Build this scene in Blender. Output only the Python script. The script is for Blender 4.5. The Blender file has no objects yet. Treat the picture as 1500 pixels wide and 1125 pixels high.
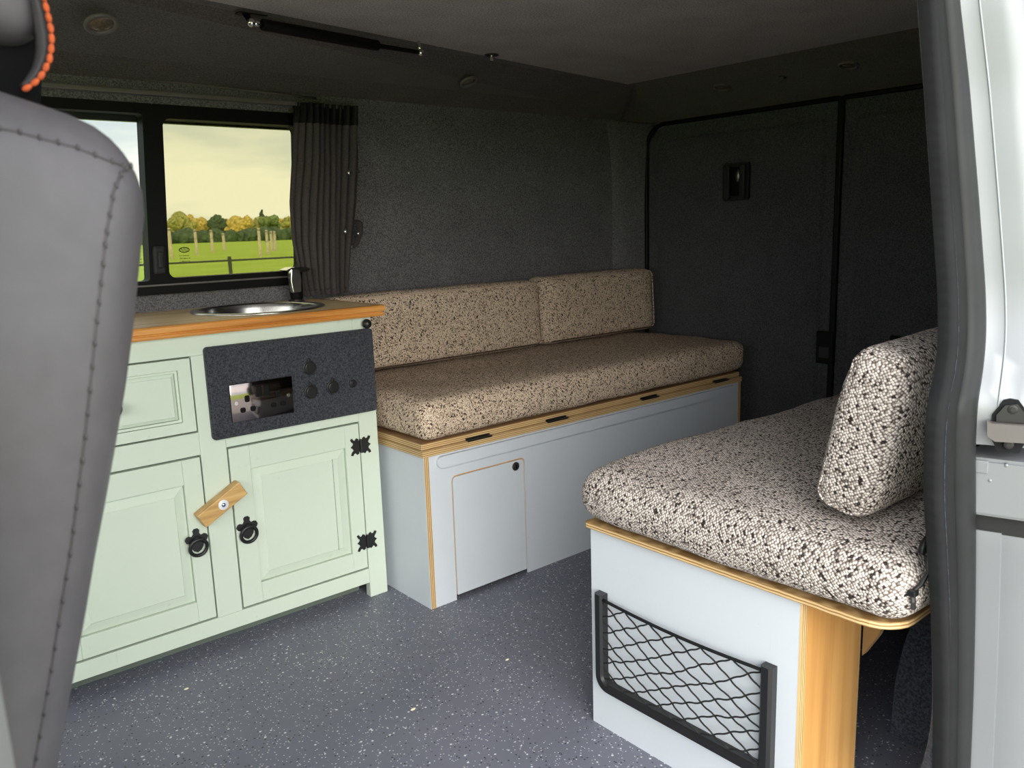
import bpy, bmesh, math, random
from mathutils import Vector, Matrix, noise
from math import sin, cos, pi, radians
random.seed(7)
scene = bpy.context.scene
COL = scene.collection

# ------------------------------------------------------------------ camera
W_, H_ = 1500.0, 1125.0
FPX = 1205.0
CAM = Vector((0.0, 0.0, 0.92))            # metres above the van floor, just outside the sliding door
RM = Matrix(((0.763118, -0.144614, 0.629871),
             (-0.645473, -0.122489, 0.753897),
             (-0.031872, -0.981877, -0.186818)))      # columns: image right, image down, view axis
cd = bpy.data.cameras.new('camera')
cam = bpy.data.objects.new('camera', cd)
COL.objects.link(cam)
right, down, fwd = RM.col[0], RM.col[1], RM.col[2]
m = Matrix.Identity(4)
for r in range(3):
    m[r][0] = right[r]; m[r][1] = -down[r]; m[r][2] = -fwd[r]; m[r][3] = CAM[r]
cam.matrix_world = m
cd.sensor_width = 36.0
cd.lens = FPX / W_ * 36.0
cd.clip_start = 0.02
cd.clip_end = 1000
cd.dof.use_dof = True
cd.dof.focus_distance = 1.7
cd.dof.aperture_fstop = 13.0
scene.camera = cam

# ------------------------------------------------------------------ exposure
vs = scene.view_settings
vs.view_transform = 'Standard'
vs.look = 'None'
vs.gamma = 1.0
vs.use_curve_mapping = False
vs.exposure = 1.2

# ------------------------------------------------------------------ sky: overcast, bright broken cloud
world = bpy.data.worlds.new('sky')
scene.world = world
world.use_nodes = True
wn, wl = world.node_tree.nodes, world.node_tree.links
wn.clear()
w_out = wn.new('ShaderNodeOutputWorld')
w_bg = wn.new('ShaderNodeBackground')
w_tc = wn.new('ShaderNodeTexCoord')
w_map = wn.new('ShaderNodeMapping')
w_map.inputs['Scale'].default_value = (1.0, 1.0, 4.2)
w_map.inputs['Location'].default_value = (0.3, 0.1, 0.45)
w_ns = wn.new('ShaderNodeTexNoise')
w_ns.inputs['Scale'].default_value = 2.6
w_ns.inputs['Detail'].default_value = 7.0
w_ns.inputs['Roughness'].default_value = 0.52
w_rp = wn.new('ShaderNodeValToRGB')
w_rp.color_ramp.elements[0].position = 0.42
w_rp.color_ramp.elements[0].color = (0.60, 0.66, 0.74, 1)
w_rp.color_ramp.elements[1].position = 0.58
w_rp.color_ramp.elements[1].color = (1.0, 0.985, 0.95, 1)
wl.new(w_tc.outputs['Generated'], w_map.inputs['Vector'])
wl.new(w_map.outputs[0], w_ns.inputs['Vector'])
wl.new(w_ns.outputs['Fac'], w_rp.inputs['Fac'])
wl.new(w_rp.outputs['Color'], w_bg.inputs['Color'])
w_bg.inputs['Strength'].default_value = 1.75
wl.new(w_bg.outputs[0], w_out.inputs['Surface'])

# soft, cloud-veiled sun on the open-door side
sd = bpy.data.lights.new('sun', 'SUN')
sd.energy = 2.0
sd.angle = radians(55)
sd.color = (1.0, 0.95, 0.87)
sun = bpy.data.objects.new('sun', sd)
COL.objects.link(sun)
sun.rotation_euler = Vector((0.46, 0.85, -0.23)).to_track_quat('-Z', 'Y').to_euler()

# ------------------------------------------------------------------ pixel helpers (direction only; depth from a surface)
def ray(u, v):
    return (RM @ Vector((u - W_ / 2, v - H_ / 2, FPX))).normalized()
def hit(u, v, p0, n):
    d = ray(u, v); n = Vector(n)
    return CAM + d * ((Vector(p0) - CAM).dot(n) / d.dot(n))
def at_y(u, v, y): return hit(u, v, (0, y, 0), (0, 1, 0))
def at_x(u, v, x): return hit(u, v, (x, 0, 0), (1, 0, 0))
def at_z(u, v, z): return hit(u, v, (0, 0, z), (0, 0, 1))

# ------------------------------------------------------------------ materials
MATS = {}
class NT:
    def __init__(s, name):
        s.m = bpy.data.materials.new(name); s.m.use_nodes = True
        s.n, s.l = s.m.node_tree.nodes, s.m.node_tree.links
        s.b = s.n['Principled BSDF']
        MATS[name] = s.m
    def new(s, t, **kw):
        nd = s.n.new(t)
        for k, v in kw.items():
            if k in nd.inputs: nd.inputs[k].default_value = v
            else: setattr(nd, k, v)
        return nd
    def link(s, a, b): s.l.new(a, b)
    def coord(s, kind='Object', scale=(1, 1, 1), rot=(0, 0, 0)):
        t = s.new('ShaderNodeTexCoord'); mp = s.new('ShaderNodeMapping')
        mp.inputs['Scale'].default_value = scale; mp.inputs['Rotation'].default_value = rot
        s.link(t.outputs[kind], mp.inputs['Vector']); return mp.outputs[0]
    def ramp(s, fac, stops, interp='LINEAR'):
        r = s.new('ShaderNodeValToRGB'); cr = r.color_ramp; cr.interpolation = interp
        while len(cr.elements) < len(stops): cr.elements.new(0.5)
        for e, (p, c) in zip(cr.elements, stops):
            e.position = p; e.color = (c[0], c[1], c[2], 1)
        s.link(fac, r.inputs['Fac']); return r.outputs['Color']
    def noise(s, vec, scale, detail=3.0, rough=0.5):
        nd = s.new('ShaderNodeTexNoise', Scale=scale, Detail=detail, Roughness=rough)
        s.link(vec, nd.inputs['Vector']); return nd.outputs['Fac']
    def mix(s, fac, a, b, mode='MIX'):
        x = s.new('ShaderNodeMix'); x.data_type = 'RGBA'; x.blend_type = mode
        for i, v in ((0, fac), (6, a), (7, b)):
            if hasattr(v, 'is_output'): s.link(v, x.inputs[i])
            else: x.inputs[i].default_value = v if i == 0 else (v[0], v[1], v[2], 1)
        return x.outputs[2]
    def bump(s, h, strength, dist=0.001):
        b = s.new('ShaderNodeBump', Strength=strength, Distance=dist)
        s.link(h, b.inputs['Height']); s.link(b.outputs[0], s.b.inputs['Normal'])
    def base(s, c, rough=0.5, metal=0.0, spec=0.5):
        if hasattr(c, 'is_output'): s.link(c, s.b.inputs['Base Color'])
        else: s.b.inputs['Base Color'].default_value = (c[0], c[1], c[2], 1)
        s.b.inputs['Roughness'].default_value = rough
        s.b.inputs['Metallic'].default_value = metal
        s.b.inputs['Specular IOR Level'].default_value = spec
        return s.m

def plain(name, c, rough=0.5, metal=0.0, spec=0.5, var=0.06, scale=20.0, bump=0.0):
    t = NT(name); v = t.coord()
    n = t.noise(v, scale, 4)
    lo = [x * (1 - var) for x in c]; hi = [min(1, x * (1 + var)) for x in c]
    col = t.ramp(n, [(0.3, lo), (0.7, hi)])
    if bump: t.bump(n, bump, 0.001)
    return t.base(col, rough, metal, spec)

def carpet(name, lo, hi, scale=420.0, bump=0.6):
    t = NT(name); v = t.coord()
    n = t.noise(v, scale, 3, 0.7)
    big = t.noise(v, 9.0, 3)
    c1 = t.ramp(n, [(0.36, lo), (0.64, hi)])
    c = t.mix(t.ramp(big, [(0.3, (0.78,) * 3), (0.7, (1.12,) * 3)]), (0, 0, 0), c1) if False else t.mix(1.0, c1, t.ramp(big, [(0.3, (0.82,) * 3), (0.7, (1.0,) * 3)]), 'MULTIPLY')
    t.bump(n, bump, 0.002)
    t.b.inputs['Sheen Weight'].default_value = 0.12
    t.b.inputs['Sheen Roughness'].default_value = 0.6
    return t.base(c, 0.95, 0, 0.1)

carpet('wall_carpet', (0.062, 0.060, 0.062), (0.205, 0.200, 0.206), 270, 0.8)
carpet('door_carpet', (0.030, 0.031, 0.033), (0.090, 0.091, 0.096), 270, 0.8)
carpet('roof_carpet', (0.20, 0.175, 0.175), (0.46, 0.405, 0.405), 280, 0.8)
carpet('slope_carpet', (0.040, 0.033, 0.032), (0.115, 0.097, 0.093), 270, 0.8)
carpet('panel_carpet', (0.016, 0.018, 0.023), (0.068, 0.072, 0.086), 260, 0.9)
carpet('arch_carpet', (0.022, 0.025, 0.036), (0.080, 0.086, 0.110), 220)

def fabric(name, dark, mid, light, pitch=0.0040, gap=(0.42, 0.36, 0.32)):
    t = NT(name)
    v = t.coord('UV', (1.0 / pitch, 1.0 / pitch, 1), (0, 0, radians(38)))
    vo = t.new('ShaderNodeTexVoronoi', Scale=1.0, Randomness=0.55); vo.voronoi_dimensions = '2D'
    t.link(v, vo.inputs['Vector'])
    sp = t.new('ShaderNodeSeparateColor'); t.link(vo.outputs['Color'], sp.inputs[0])
    col = t.ramp(sp.outputs[0], [(0.0, dark), (0.045, dark), (0.12, mid), (0.65, light), (1.0, light)])
    edge = t.ramp(vo.outputs['Distance'], [(0.24, (1, 1, 1)), (0.57, gap)])
    c2 = t.mix(1.0, col, edge, 'MULTIPLY')
    inv = t.new('ShaderNodeMath', operation='SUBTRACT'); inv.inputs[0].default_value = 1.0
    t.link(vo.outputs['Distance'], inv.inputs[1])
    t.bump(inv.outputs[0], 0.9, 0.0018)
    return t.base(c2, 0.92, 0, 0.12)
fabric('tweed_tan', (0.070, 0.052, 0.042), (0.42, 0.33, 0.25), (0.88, 0.74, 0.58), 0.0034)
fabric('tweed_grey', (0.055, 0.046, 0.044), (0.38, 0.335, 0.305), (0.84, 0.775, 0.725), 0.0037, (0.24, 0.21, 0.195))

def wood(name, c1, c2, c3, axis=0, scale=1.0, rough=0.45):
    t = NT(name)
    sc = [38 * scale] * 3; sc[axis] = 1.6 * scale
    v = t.coord('Object', tuple(sc))
    n = t.noise(v, 1.0, 5, 0.6)
    sc2 = [160 * scale] * 3; sc2[axis] = 5 * scale
    n2 = t.noise(t.coord('Object', tuple(sc2)), 1.0, 3, 0.6)
    col = t.ramp(n, [(0.30, c1), (0.5, c2), (0.68, c3)])
    col = t.mix(0.55, col, t.ramp(n2, [(0.35, (0.72, 0.66, 0.6)), (0.6, (1, 1, 1))]), 'MULTIPLY')
    t.bump(n2, 0.15, 0.0006)
    return t.base(col, rough, 0, 0.4)
wood('pine_top', (0.70, 0.46, 0.20), (0.86, 0.64, 0.35), (0.92, 0.74, 0.46), 0, 0.9, 0.42)
wood('pine_edge', (0.40, 0.14, 0.025), (0.62, 0.27, 0.06), (0.72, 0.37, 0.11), 0, 1.0, 0.4)
wood('oak_block', (0.40, 0.23, 0.075), (0.56, 0.35, 0.13), (0.66, 0.45, 0.20), 0, 1.6)
wood('birch_face', (0.50, 0.25, 0.075), (0.60, 0.32, 0.105), (0.68, 0.40, 0.15), 2, 0.35)
wood('lid_ply', (0.24, 0.13, 0.06), (0.33, 0.19, 0.09), (0.42, 0.26, 0.13), 0, 0.8)

def ply_edge(name, axis, n=260.0):
    t = NT(name); v = t.coord()
    w = t.new('ShaderNodeTexWave', Scale=n / 6.283 * 1.0, Distortion=1.2)
    w.wave_type = 'BANDS'; w.bands_direction = 'XYZ'[axis]; w.inputs['Detail'].default_value = 1.0
    w.inputs['Detail Scale'].default_value = 0.6
    t.link(v, w.inputs['Vector'])
    c = t.ramp(w.outputs['Fac'], [(0.2, (0.30, 0.17, 0.06)), (0.5, (0.62, 0.43, 0.20)), (0.9, (0.72, 0.52, 0.27))])
    sc = [9] * 3; nn = t.noise(t.coord('Object', (9, 9, 9)), 1.0, 4)
    c = t.mix(0.5, c, t.ramp(nn, [(0.3, (0.72, 0.68, 0.62)), (0.7, (1, 1, 1))]), 'MULTIPLY')
    return t.base(c, 0.6)
ply_edge('ply_edge_z', 2, 420); ply_edge('ply_edge_x', 0, 420)

def painted(name, c, marks, amount=0.5, rough=0.5):
    t = NT(name); v = t.coord()
    n1 = t.noise(v, 6.0, 3); n2 = t.noise(v, 26.0, 6, 0.72)
    sc = t.noise(t.coord('Object', (70, 70, 9), (0.3, 0.6, 0.2)), 1.0, 3, 0.7)
    col = t.ramp(n1, [(0.3, [x * 0.965 for x in c]), (0.7, c)])
    col = t.mix(t.ramp(n2, [(0.655, (0, 0, 0)), (0.72, (amount,) * 3)]), col, marks)
    col = t.mix(t.ramp(sc, [(0.70, (0, 0, 0)), (0.76, (amount,) * 3)]), col, marks)
    t.bump(n2, 0.08, 0.0006)
    return t.base(col, rough, 0, 0.35)
painted('green_paint', (0.575, 0.655, 0.555), (0.40, 0.44, 0.36), 0.42, 0.55)
plain('green_groove', (0.12, 0.15, 0.12), 0.8)
painted('grey_panel', (0.585, 0.63, 0.68), (0.43, 0.46, 0.49), 0.22, 0.42)

def vinyl():
    t = NT('vinyl_floor'); v = t.coord()
    n = t.noise(v, 3.0, 4)
    col = t.ramp(n, [(0.3, (0.138, 0.145, 0.185)), (0.7, (0.182, 0.188, 0.232))])
    def speck(scale, thr, c, src):
        vo = t.new('ShaderNodeTexVoronoi', Scale=scale, Randomness=1.0); t.link(v, vo.inputs['Vector'])
        sp = t.new('ShaderNodeSeparateColor'); t.link(vo.outputs['Color'], sp.inputs[0])
        a = t.ramp(sp.outputs[0], [(thr, (0, 0, 0)), (thr + 0.01, (1, 1, 1))], 'CONSTANT')
        b = t.ramp(vo.outputs['Distance'], [(0.22, (1, 1, 1)), (0.32, (0, 0, 0))])
        return t.mix(t.mix(1.0, a, b, 'MULTIPLY'), src, c)
    col = speck(210, 0.72, (0.62, 0.64, 0.68), col)
    col = speck(150, 0.80, (0.03, 0.032, 0.04), col)
    col = speck(120, 0.90, (0.70, 0.72, 0.76), col)
    t.bump(t.noise(v, 500, 2), 0.12, 0.0006)
    return t.base(col, 0.48, 0, 0.4)
vinyl()

plain('black_plastic', (0.012, 0.012, 0.013), 0.35)
plain('black_matte', (0.010, 0.010, 0.011), 0.7, bump=0.1)
plain('black_iron', (0.008, 0.008, 0.009), 0.42, bump=0.2, scale=200)
plain('rubber', (0.014, 0.0145, 0.0155), 0.7, 0, 0.08, var=0.12)
plain('rubber_bulb', (0.018, 0.0185, 0.020), 0.45, 0, 0.18, var=0.10)
plain('frame_black', (0.005, 0.005, 0.005), 0.5, 0, 0.12)
plain('rail_grey', (0.11, 0.10, 0.095), 0.4)
plain('curtain_cloth', (0.105, 0.090, 0.087), 0.9, var=0.2, scale=300, bump=0.3)
plain('chrome', (0.82, 0.82, 0.80), 0.12, 1.0, var=0.02)
plain('steel', (0.72, 0.72, 0.70), 0.22, 1.0, var=0.05, scale=80)
plain('dark_steel', (0.20, 0.19, 0.18), 0.35, 1.0, var=0.1)
plain('mirror_nickel', (0.20, 0.172, 0.165), 0.09, 1.0, var=0.06, scale=60)
plain('stud_metal', (0.80, 0.80, 0.78), 0.25, 1.0)
plain('silver_paint', (0.215, 0.228, 0.242), 0.34, 0.25, 0.5, var=0.03, scale=5)
plain('pillar_shade_grey', (0.085, 0.088, 0.088), 0.6)  # front pillar colour, darkened to stand for the shade it lies in
plain('sealant', (0.30, 0.33, 0.34), 0.6)
plain('leather_grey', (0.064, 0.060, 0.066), 0.50, 0, 0.4, var=0.08, scale=60, bump=0.06)
plain('leather_seam', (0.030, 0.027, 0.029), 0.6)
plain('gap_shade_black', (0.005, 0.005, 0.006), 0.8, 0, 0.05)  # near-black colour standing in for shade below the headrest
plain('orange_thread', (0.40, 0.068, 0.012), 0.8, var=0.2, scale=300)
plain('washer_white', (0.74, 0.76, 0.80), 0.35, 0.2)
plain('screw_blue', (0.32, 0.36, 0.50), 0.25, 0.9)
plain('crumb', (0.78, 0.72, 0.52), 0.8)
plain('net_cord', (0.008, 0.008, 0.008), 0.7)
plain('lamp_lens', (0.20, 0.165, 0.13), 0.22, 0.6, var=0.4, scale=250)
plain('timber_post', (0.66, 0.54, 0.44), 0.9, var=0.25, scale=6)
plain('wire', (0.06, 0.06, 0.055), 0.6)
plain('bark', (0.07, 0.05, 0.035), 0.9)
plain('leaf_yellow', (0.62, 0.46, 0.12), 0.9, var=0.55, scale=1.3)
plain('leaf_olive', (0.38, 0.36, 0.11), 0.9, var=0.55, scale=1.3)
plain('leaf_green', (0.19, 0.25, 0.09), 0.9, var=0.55, scale=1.3)
plain('leaf_dark', (0.085, 0.125, 0.06), 0.9, var=0.5, scale=1.3)
t = NT('grass'); v = t.coord()
t.base(t.ramp(t.noise(v, 0.25, 6, 0.7), [(0.3, (0.34, 0.46, 0.06)), (0.7, (0.48, 0.60, 0.10))]), 0.95, 0, 0.1)
plain('gravel', (0.40, 0.38, 0.35), 0.95, var=0.3, scale=40, bump=0.5)

def glass(name, tint):
    t = NT(name)
    tr = t.new('ShaderNodeBsdfTransparent'); tr.inputs['Color'].default_value = (*tint, 1)
    gl = t.new('ShaderNodeBsdfGlossy', Roughness=0.02)
    fr = t.new('ShaderNodeFresnel', IOR=1.25)
    mx = t.new('ShaderNodeMixShader')
    t.link(fr.outputs[0], mx.inputs[0]); t.link(tr.outputs[0], mx.inputs[1]); t.link(gl.outputs[0], mx.inputs[2])
    t.link(mx.outputs[0], t.n['Material Output'].inputs['Surface'])
glass('glass_yellow', (0.475, 0.467, 0.365))
glass('glass_clear', (0.525, 0.54, 0.51))
glass('glass_cab', (0.95, 0.96, 0.95))

# ------------------------------------------------------------------ mesh helpers
WL = {}      # world location of each object (no object here is rotated)
def finish(o, label=None, cat=None, group=None, kind=None):
    if label: o['label'] = label
    if cat: o['category'] = cat
    if group: o['group'] = group
    if kind: o['kind'] = kind
    return o
def obj(name, bm, mat, parent=None, smooth=False, **tags):
    """bm in world coordinates -> one mesh object, origin at its bounding-box base centre."""
    lo = Vector((1e9,) * 3); hi = Vector((-1e9,) * 3)
    for v_ in bm.verts:
        for k in range(3):
            lo[k] = min(lo[k], v_.co[k]); hi[k] = max(hi[k], v_.co[k])
    c = Vector(((lo.x + hi.x) / 2, (lo.y + hi.y) / 2, lo.z))
    bmesh.ops.translate(bm, vec=-c, verts=bm.verts)
    bmesh.ops.recalc_face_normals(bm, faces=bm.faces)
    me = bpy.data.meshes.new(name)
    bm.to_mesh(me); bm.free()
    if smooth:
        if smooth is True:
            for p in me.polygons: p.use_smooth = True
        else:
            for p in me.polygons: p.use_smooth = True
            try: me.set_sharp_from_angle(angle=radians(smooth))
            except Exception: pass
    for mm in (mat if isinstance(mat, (list, tuple)) else [mat]):
        me.materials.append(MATS[mm])
    o = bpy.data.objects.new(name, me)
    COL.objects.link(o)
    if parent is not None:
        o.parent = parent; o.location = c - WL[parent.name]
    else:
        o.location = c
    WL[o.name] = c
    return finish(o, **tags)
def thing(name, loc, label, cat, group=None, kind=None):
    o = bpy.data.objects.new(name, None)
    o.empty_display_size = 0.05
    COL.objects.link(o); o.location = loc
    WL[o.name] = Vector(loc)
    return finish(o, label, cat, group, kind)
def part_copy(o, parent, offset):
    c = o.copy(); COL.objects.link(c); c.parent = parent
    wl_ = WL[o.name] + Vector(offset)
    c.location = wl_ - (WL[parent.name] if parent else Vector((0, 0, 0)))
    WL[c.name] = wl_
    return c

def B(): return bmesh.new()
def box(bm, x0, x1, y0, y1, z0, z1, bev=0.0, seg=2, M=None):
    r = bmesh.ops.create_cube(bm, size=1.0)
    vs_ = r['verts']
    for v_ in vs_:
        v_.co = Vector(((x0 + x1) / 2 + v_.co.x * (x1 - x0), (y0 + y1) / 2 + v_.co.y * (y1 - y0), (z0 + z1) / 2 + v_.co.z * (z1 - z0)))
    if bev > 0:
        es = list({e for v_ in vs_ for e in v_.link_edges})
        rr = bmesh.ops.bevel(bm, geom=es, offset=bev, segments=seg, profile=0.5, affect='EDGES')
        vs_ = list({v_ for f in rr['faces'] for v_ in f.verts} | {v_ for v_ in vs_ if v_.is_valid})
    if M is not None: bmesh.ops.transform(bm, matrix=M, verts=vs_)
    return bm
def bx(*a, **k): return box(B(), *a, **k)
def cyl(bm, c, axis, r, h, n=24, r2=None, bev=0.0):
    """cylinder starting at c going along axis for h"""
    ax = Vector(axis).normalized()
    q = Vector((0, 0, 1)).rotation_difference(ax).to_matrix().to_4x4()
    M = Matrix.Translation(Vector(c) + ax * (h / 2)) @ q
    r_ = bmesh.ops.create_cone(bm, cap_ends=True, segments=n, radius1=r, radius2=r if r2 is None else r2, depth=h, matrix=M)
    if bev:
        es = [e for e in {e for v_ in r_['verts'] for e in v_.link_edges} if len(e.link_faces) == 2 and any(len(f.verts) > 4 for f in e.link_faces)]
        bmesh.ops.bevel(bm, geom=es, offset=bev, segments=2, profile=0.5, affect='EDGES')
    return bm
def ball(bm, c, r, sx=1, sy=1, sz=1, u=16, v=10, M=None):
    MM = Matrix.Translation(Vector(c)) @ (M or Matrix.Identity(4)) @ Matrix.Diagonal((sx, sy, sz, 1))
    bmesh.ops.create_uvsphere(bm, u_segments=u, v_segments=v, radius=r, matrix=MM)
    return bm
def tube(bm, pts, r, n=8, closed=False, radii=None):
    pts = [Vector(p) for p in pts]; N = len(pts); rings = []
    up = None
    for i, p in enumerate(pts):
        a = pts[(i - 1) % N] if (closed or i > 0) else p
        b = pts[(i + 1) % N] if (closed or i < N - 1) else p
        tg = (b - a).normalized()
        if up is None:
            up = Vector((0, 0, 1)) if abs(tg.z) < 0.9 else Vector((1, 0, 0))
        up = (up - tg * up.dot(tg))
        up = up.normalized() if up.length > 1e-6 else tg.orthogonal().normalized()
        sd_ = tg.cross(up)
        rr = radii[i] if radii else r
        rings.append([bm.verts.new(p + (up * cos(2 * pi * k / n) + sd_ * sin(2 * pi * k / n)) * rr) for k in range(n)])
    for i in range(N if closed else N - 1):
        A, Bq = rings[i], rings[(i + 1) % N]
        for k in range(n):
            bm.faces.new((A[k], A[(k + 1) % n], Bq[(k + 1) % n], Bq[k]))
    if not closed:
        bm.faces.new(rings[0][::-1]); bm.faces.new(rings[-1])
    return bm
def prism(bm, pts, axis, a, b):
    """extrude a 2-D outline along axis (0,1,2) from a to b; outline given in the two other axes in order"""
    def P(p, t):
        q = list(p); q.insert(axis, t); return Vector(q)
    A = [bm.verts.new(P(p, a)) for p in pts]; C = [bm.verts.new(P(p, b)) for p in pts]
    n = len(pts)
    bm.faces.new(A); bm.faces.new(C[::-1])
    for i in range(n): bm.faces.new((A[i], A[(i + 1) % n], C[(i + 1) % n], C[i]))
    return bm
def rrect(x0, x1, z0, z1, r, n=5, rs=None):
    rs = rs or (r,) * 4      # corners: (x0,z0),(x1,z0),(x1,z1),(x0,z1)
    out = []
    for (cx, cz, a0, rr) in ((x0, z0, pi, rs[0]), (x1, z0, 1.5 * pi, rs[1]), (x1, z1, 0, rs[2]), (x0, z1, 0.5 * pi, rs[3])):
        sx = 1 if cx == x0 else -1; sz = 1 if cz == z0 else -1
        for k in range(n + 1):
            a = a0 + (pi / 2) * k / n
            out.append((cx + sx * rr + rr * cos(a), cz + sz * rr + rr * sin(a)))
    return out
def ringplate(bm, outer, inner, axis, a, b):
    def P(p, t):
        q = list(p); q.insert(axis, t); return Vector(q)
    n = len(outer)
    L = [[bm.verts.new(P(p, t)) for p in pts] for pts, t in ((outer, a), (inner, a), (outer, b), (inner, b))]
    for i in range(n):
        j = (i + 1) % n
        bm.faces.new((L[0][i], L[0][j], L[1][j], L[1][i]))
        bm.faces.new((L[2][i], L[3][i], L[3][j], L[2][j]))
        bm.faces.new((L[0][i], L[2][i], L[2][j], L[0][j]))
        bm.faces.new((L[1][i], L[1][j], L[3][j], L[3][i]))
    return bm
def sheet(bm, rows):
    G = [[bm.verts.new(p) for p in r] for r in rows]
    for i in range(len(G) - 1):
        for j in range(len(G[0]) - 1):
            bm.faces.new((G[i][j], G[i][j + 1], G[i + 1][j + 1], G[i + 1][j]))
    return G
def solid_quad(bm, a, b, c, d, th, n=None):
    a, b, c, d = map(Vector, (a, b, c, d))
    nn = Vector(n) if n else (b - a).cross(c - a).normalized()
    V = [bm.verts.new(p) for p in (a, b, c, d)] + [bm.verts.new(p + nn * th) for p in (a, b, c, d)]
    for f in ((0, 1, 2, 3), (7, 6, 5, 4), (0, 4, 5, 1), (1, 5, 6, 2), (2, 6, 7, 3), (3, 7, 4, 0)):
        bm.faces.new([V[k] for k in f])
    return bm
def lathe(bm, prof, c, n=40):
    rings = []
    for (r, z) in prof:
        rings.append([bm.verts.new((c[0] + r * cos(2 * pi * k / n), c[1] + r * sin(2 * pi * k / n), c[2] + z)) for k in range(n)])
    for i in range(len(rings) - 1):
        for k in range(n):
            bm.faces.new((rings[i][k], rings[i][(k + 1) % n], rings[i + 1][(k + 1) % n], rings[i + 1][k]))
    bm.faces.new(rings[-1])
    return bm
def box_uv(bm):
    uv = bm.loops.layers.uv.verify()
    for f in bm.faces:
        n = f.normal
        ax = max(range(3), key=lambda k: abs(n[k]))
        for lp in f.loops:
            c = lp.vert.co
            lp[uv].uv = ((c.y, c.z), (c.x, c.z), (c.x, c.y))[ax]
def cushion_bm(h, r, bulge=(0, 0, 0), N=(26, 14, 8), wob=0.004, seed=0, shape=None, M=None):
    """rounded, slightly stuffed block with half sizes h"""
    bm = B()
    def axis_samples(hh, rr, n):
        e = [-hh + rr * (1 - cos(pi / 2 * k / 5)) for k in range(5)]
        mid = [-hh + rr + (2 * hh - 2 * rr) * k / n for k in range(n + 1)]
        return e + mid + [-q for q in e[::-1]]
    S = [axis_samples(h[k], r, N[k]) for k in range(3)]
    cache = {}
    def vert(p):
        inner = Vector([max(-(h[k] - r), min(h[k] - r, p[k])) for k in range(3)])
        d = Vector(p) - inner
        q = inner + d.normalized() * r if d.length > 1e-9 else Vector(p)
        key = tuple(round(x, 5) for x in p)
        if key not in cache:
            n_ = [q[k] / h[k] for k in range(3)]
            for k in range(3):
                a, b = (k + 1) % 3, (k + 2) % 3
                q[k] += bulge[k] * (0.12 if k == 2 and n_[k] < 0 else 1.0) * n_[k] * max(0, 1 - n_[a] ** 4) * max(0, 1 - n_[b] ** 4)
            w = noise.noise_vector(Vector((q.x * 7 + seed * 3.1, q.y * 7, q.z * 7)))
            w2 = noise.noise_vector(Vector((q.x * 19 + seed, q.y * 19, q.z * 19)))
            q = q + w * wob + w2 * wob * 0.35
            q.z = max(q.z, -h[2])
            if shape: q = Vector(shape(q))
            cache[key] = bm.verts.new(q)
        return cache[key]
    for k in range(3):
        a, b = (k + 1) % 3, (k + 2) % 3
        for s in (-1, 1):
            for i in range(len(S[a]) - 1):
                for j in range(len(S[b]) - 1):
                    vs_ = []
                    for (ii, jj) in ((i, j), (i + 1, j), (i + 1, j + 1), (i, j + 1)):
                        p = [0, 0, 0]; p[k] = s * h[k]; p[a] = S[a][ii]; p[b] = S[b][jj]
                        vs_.append(vert(p))
                    vs_ = list(dict.fromkeys(vs_))
                    if len(vs_) >= 3:
                        try: bm.faces.new(vs_ if s > 0 else vs_[::-1])
                        except ValueError: pass
    bm.normal_update()
    box_uv(bm)
    if M is not None: bmesh.ops.transform(bm, matrix=M, verts=bm.verts)
    return bm

# ------------------------------------------------------------------ dimensions of the van
YW = 2.12            # far wall lining
XR = 2.44            # rear doors
XF = -1.05           # front of the cab
YN = 0.405            # near side lining
ZC = 1.36            # flat roof lining
SKIRT_Y = lambda z: 0.39 + max(0.0, z - 0.70) * 0.12     # side of the body: upright below, leaning in above

# ================================================================== STRUCTURE
# ground outside
bm = B(); box(bm, -260, 320, -120, 420, -0.75, -0.57)
obj('field', bm, 'grass', label='wide green grass field beyond the side window', cat='field', kind='structure')
bm = B(); box(bm, -9, 11, -9, 8, -0.58, -0.55)  # unseen ground patch added to temper green bounce on the roof lining
obj('bounce_ground', bm, 'gravel', label='unseen gravel ground added around the van for neutral bounce light', cat='ground', kind='structure')

obj('floor', bx(XF, XR + 0.02, 0.44, YW + 0.02, -0.04, 0.0), 'vinyl_floor', kind='structure')
# underbody and door sill
obj('trim_1', bx(XF, XR + 0.05, 0.36, YW + 0.10, -0.16, -0.042), 'silver_paint', kind='structure')

# roof lining: flat centre board, its outline tapering as it runs forward
CE_R = Vector((2.090, 1.872, ZC)); CE_F = Vector((0.640, 1.633, ZC))
dirF = (CE_F - CE_R) / (CE_R.x - CE_F.x)
CE_FF = CE_R + dirF * (CE_R.x - XF)
NEAR_E = 0.80
bm = B()
solid_quad(bm, CE_R, CE_FF, (XF, NEAR_E, ZC), (2.115, NEAR_E, ZC), 0.03, (0, 0, 1))
obj('ceiling', bm, 'roof_carpet', kind='structure')
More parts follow.
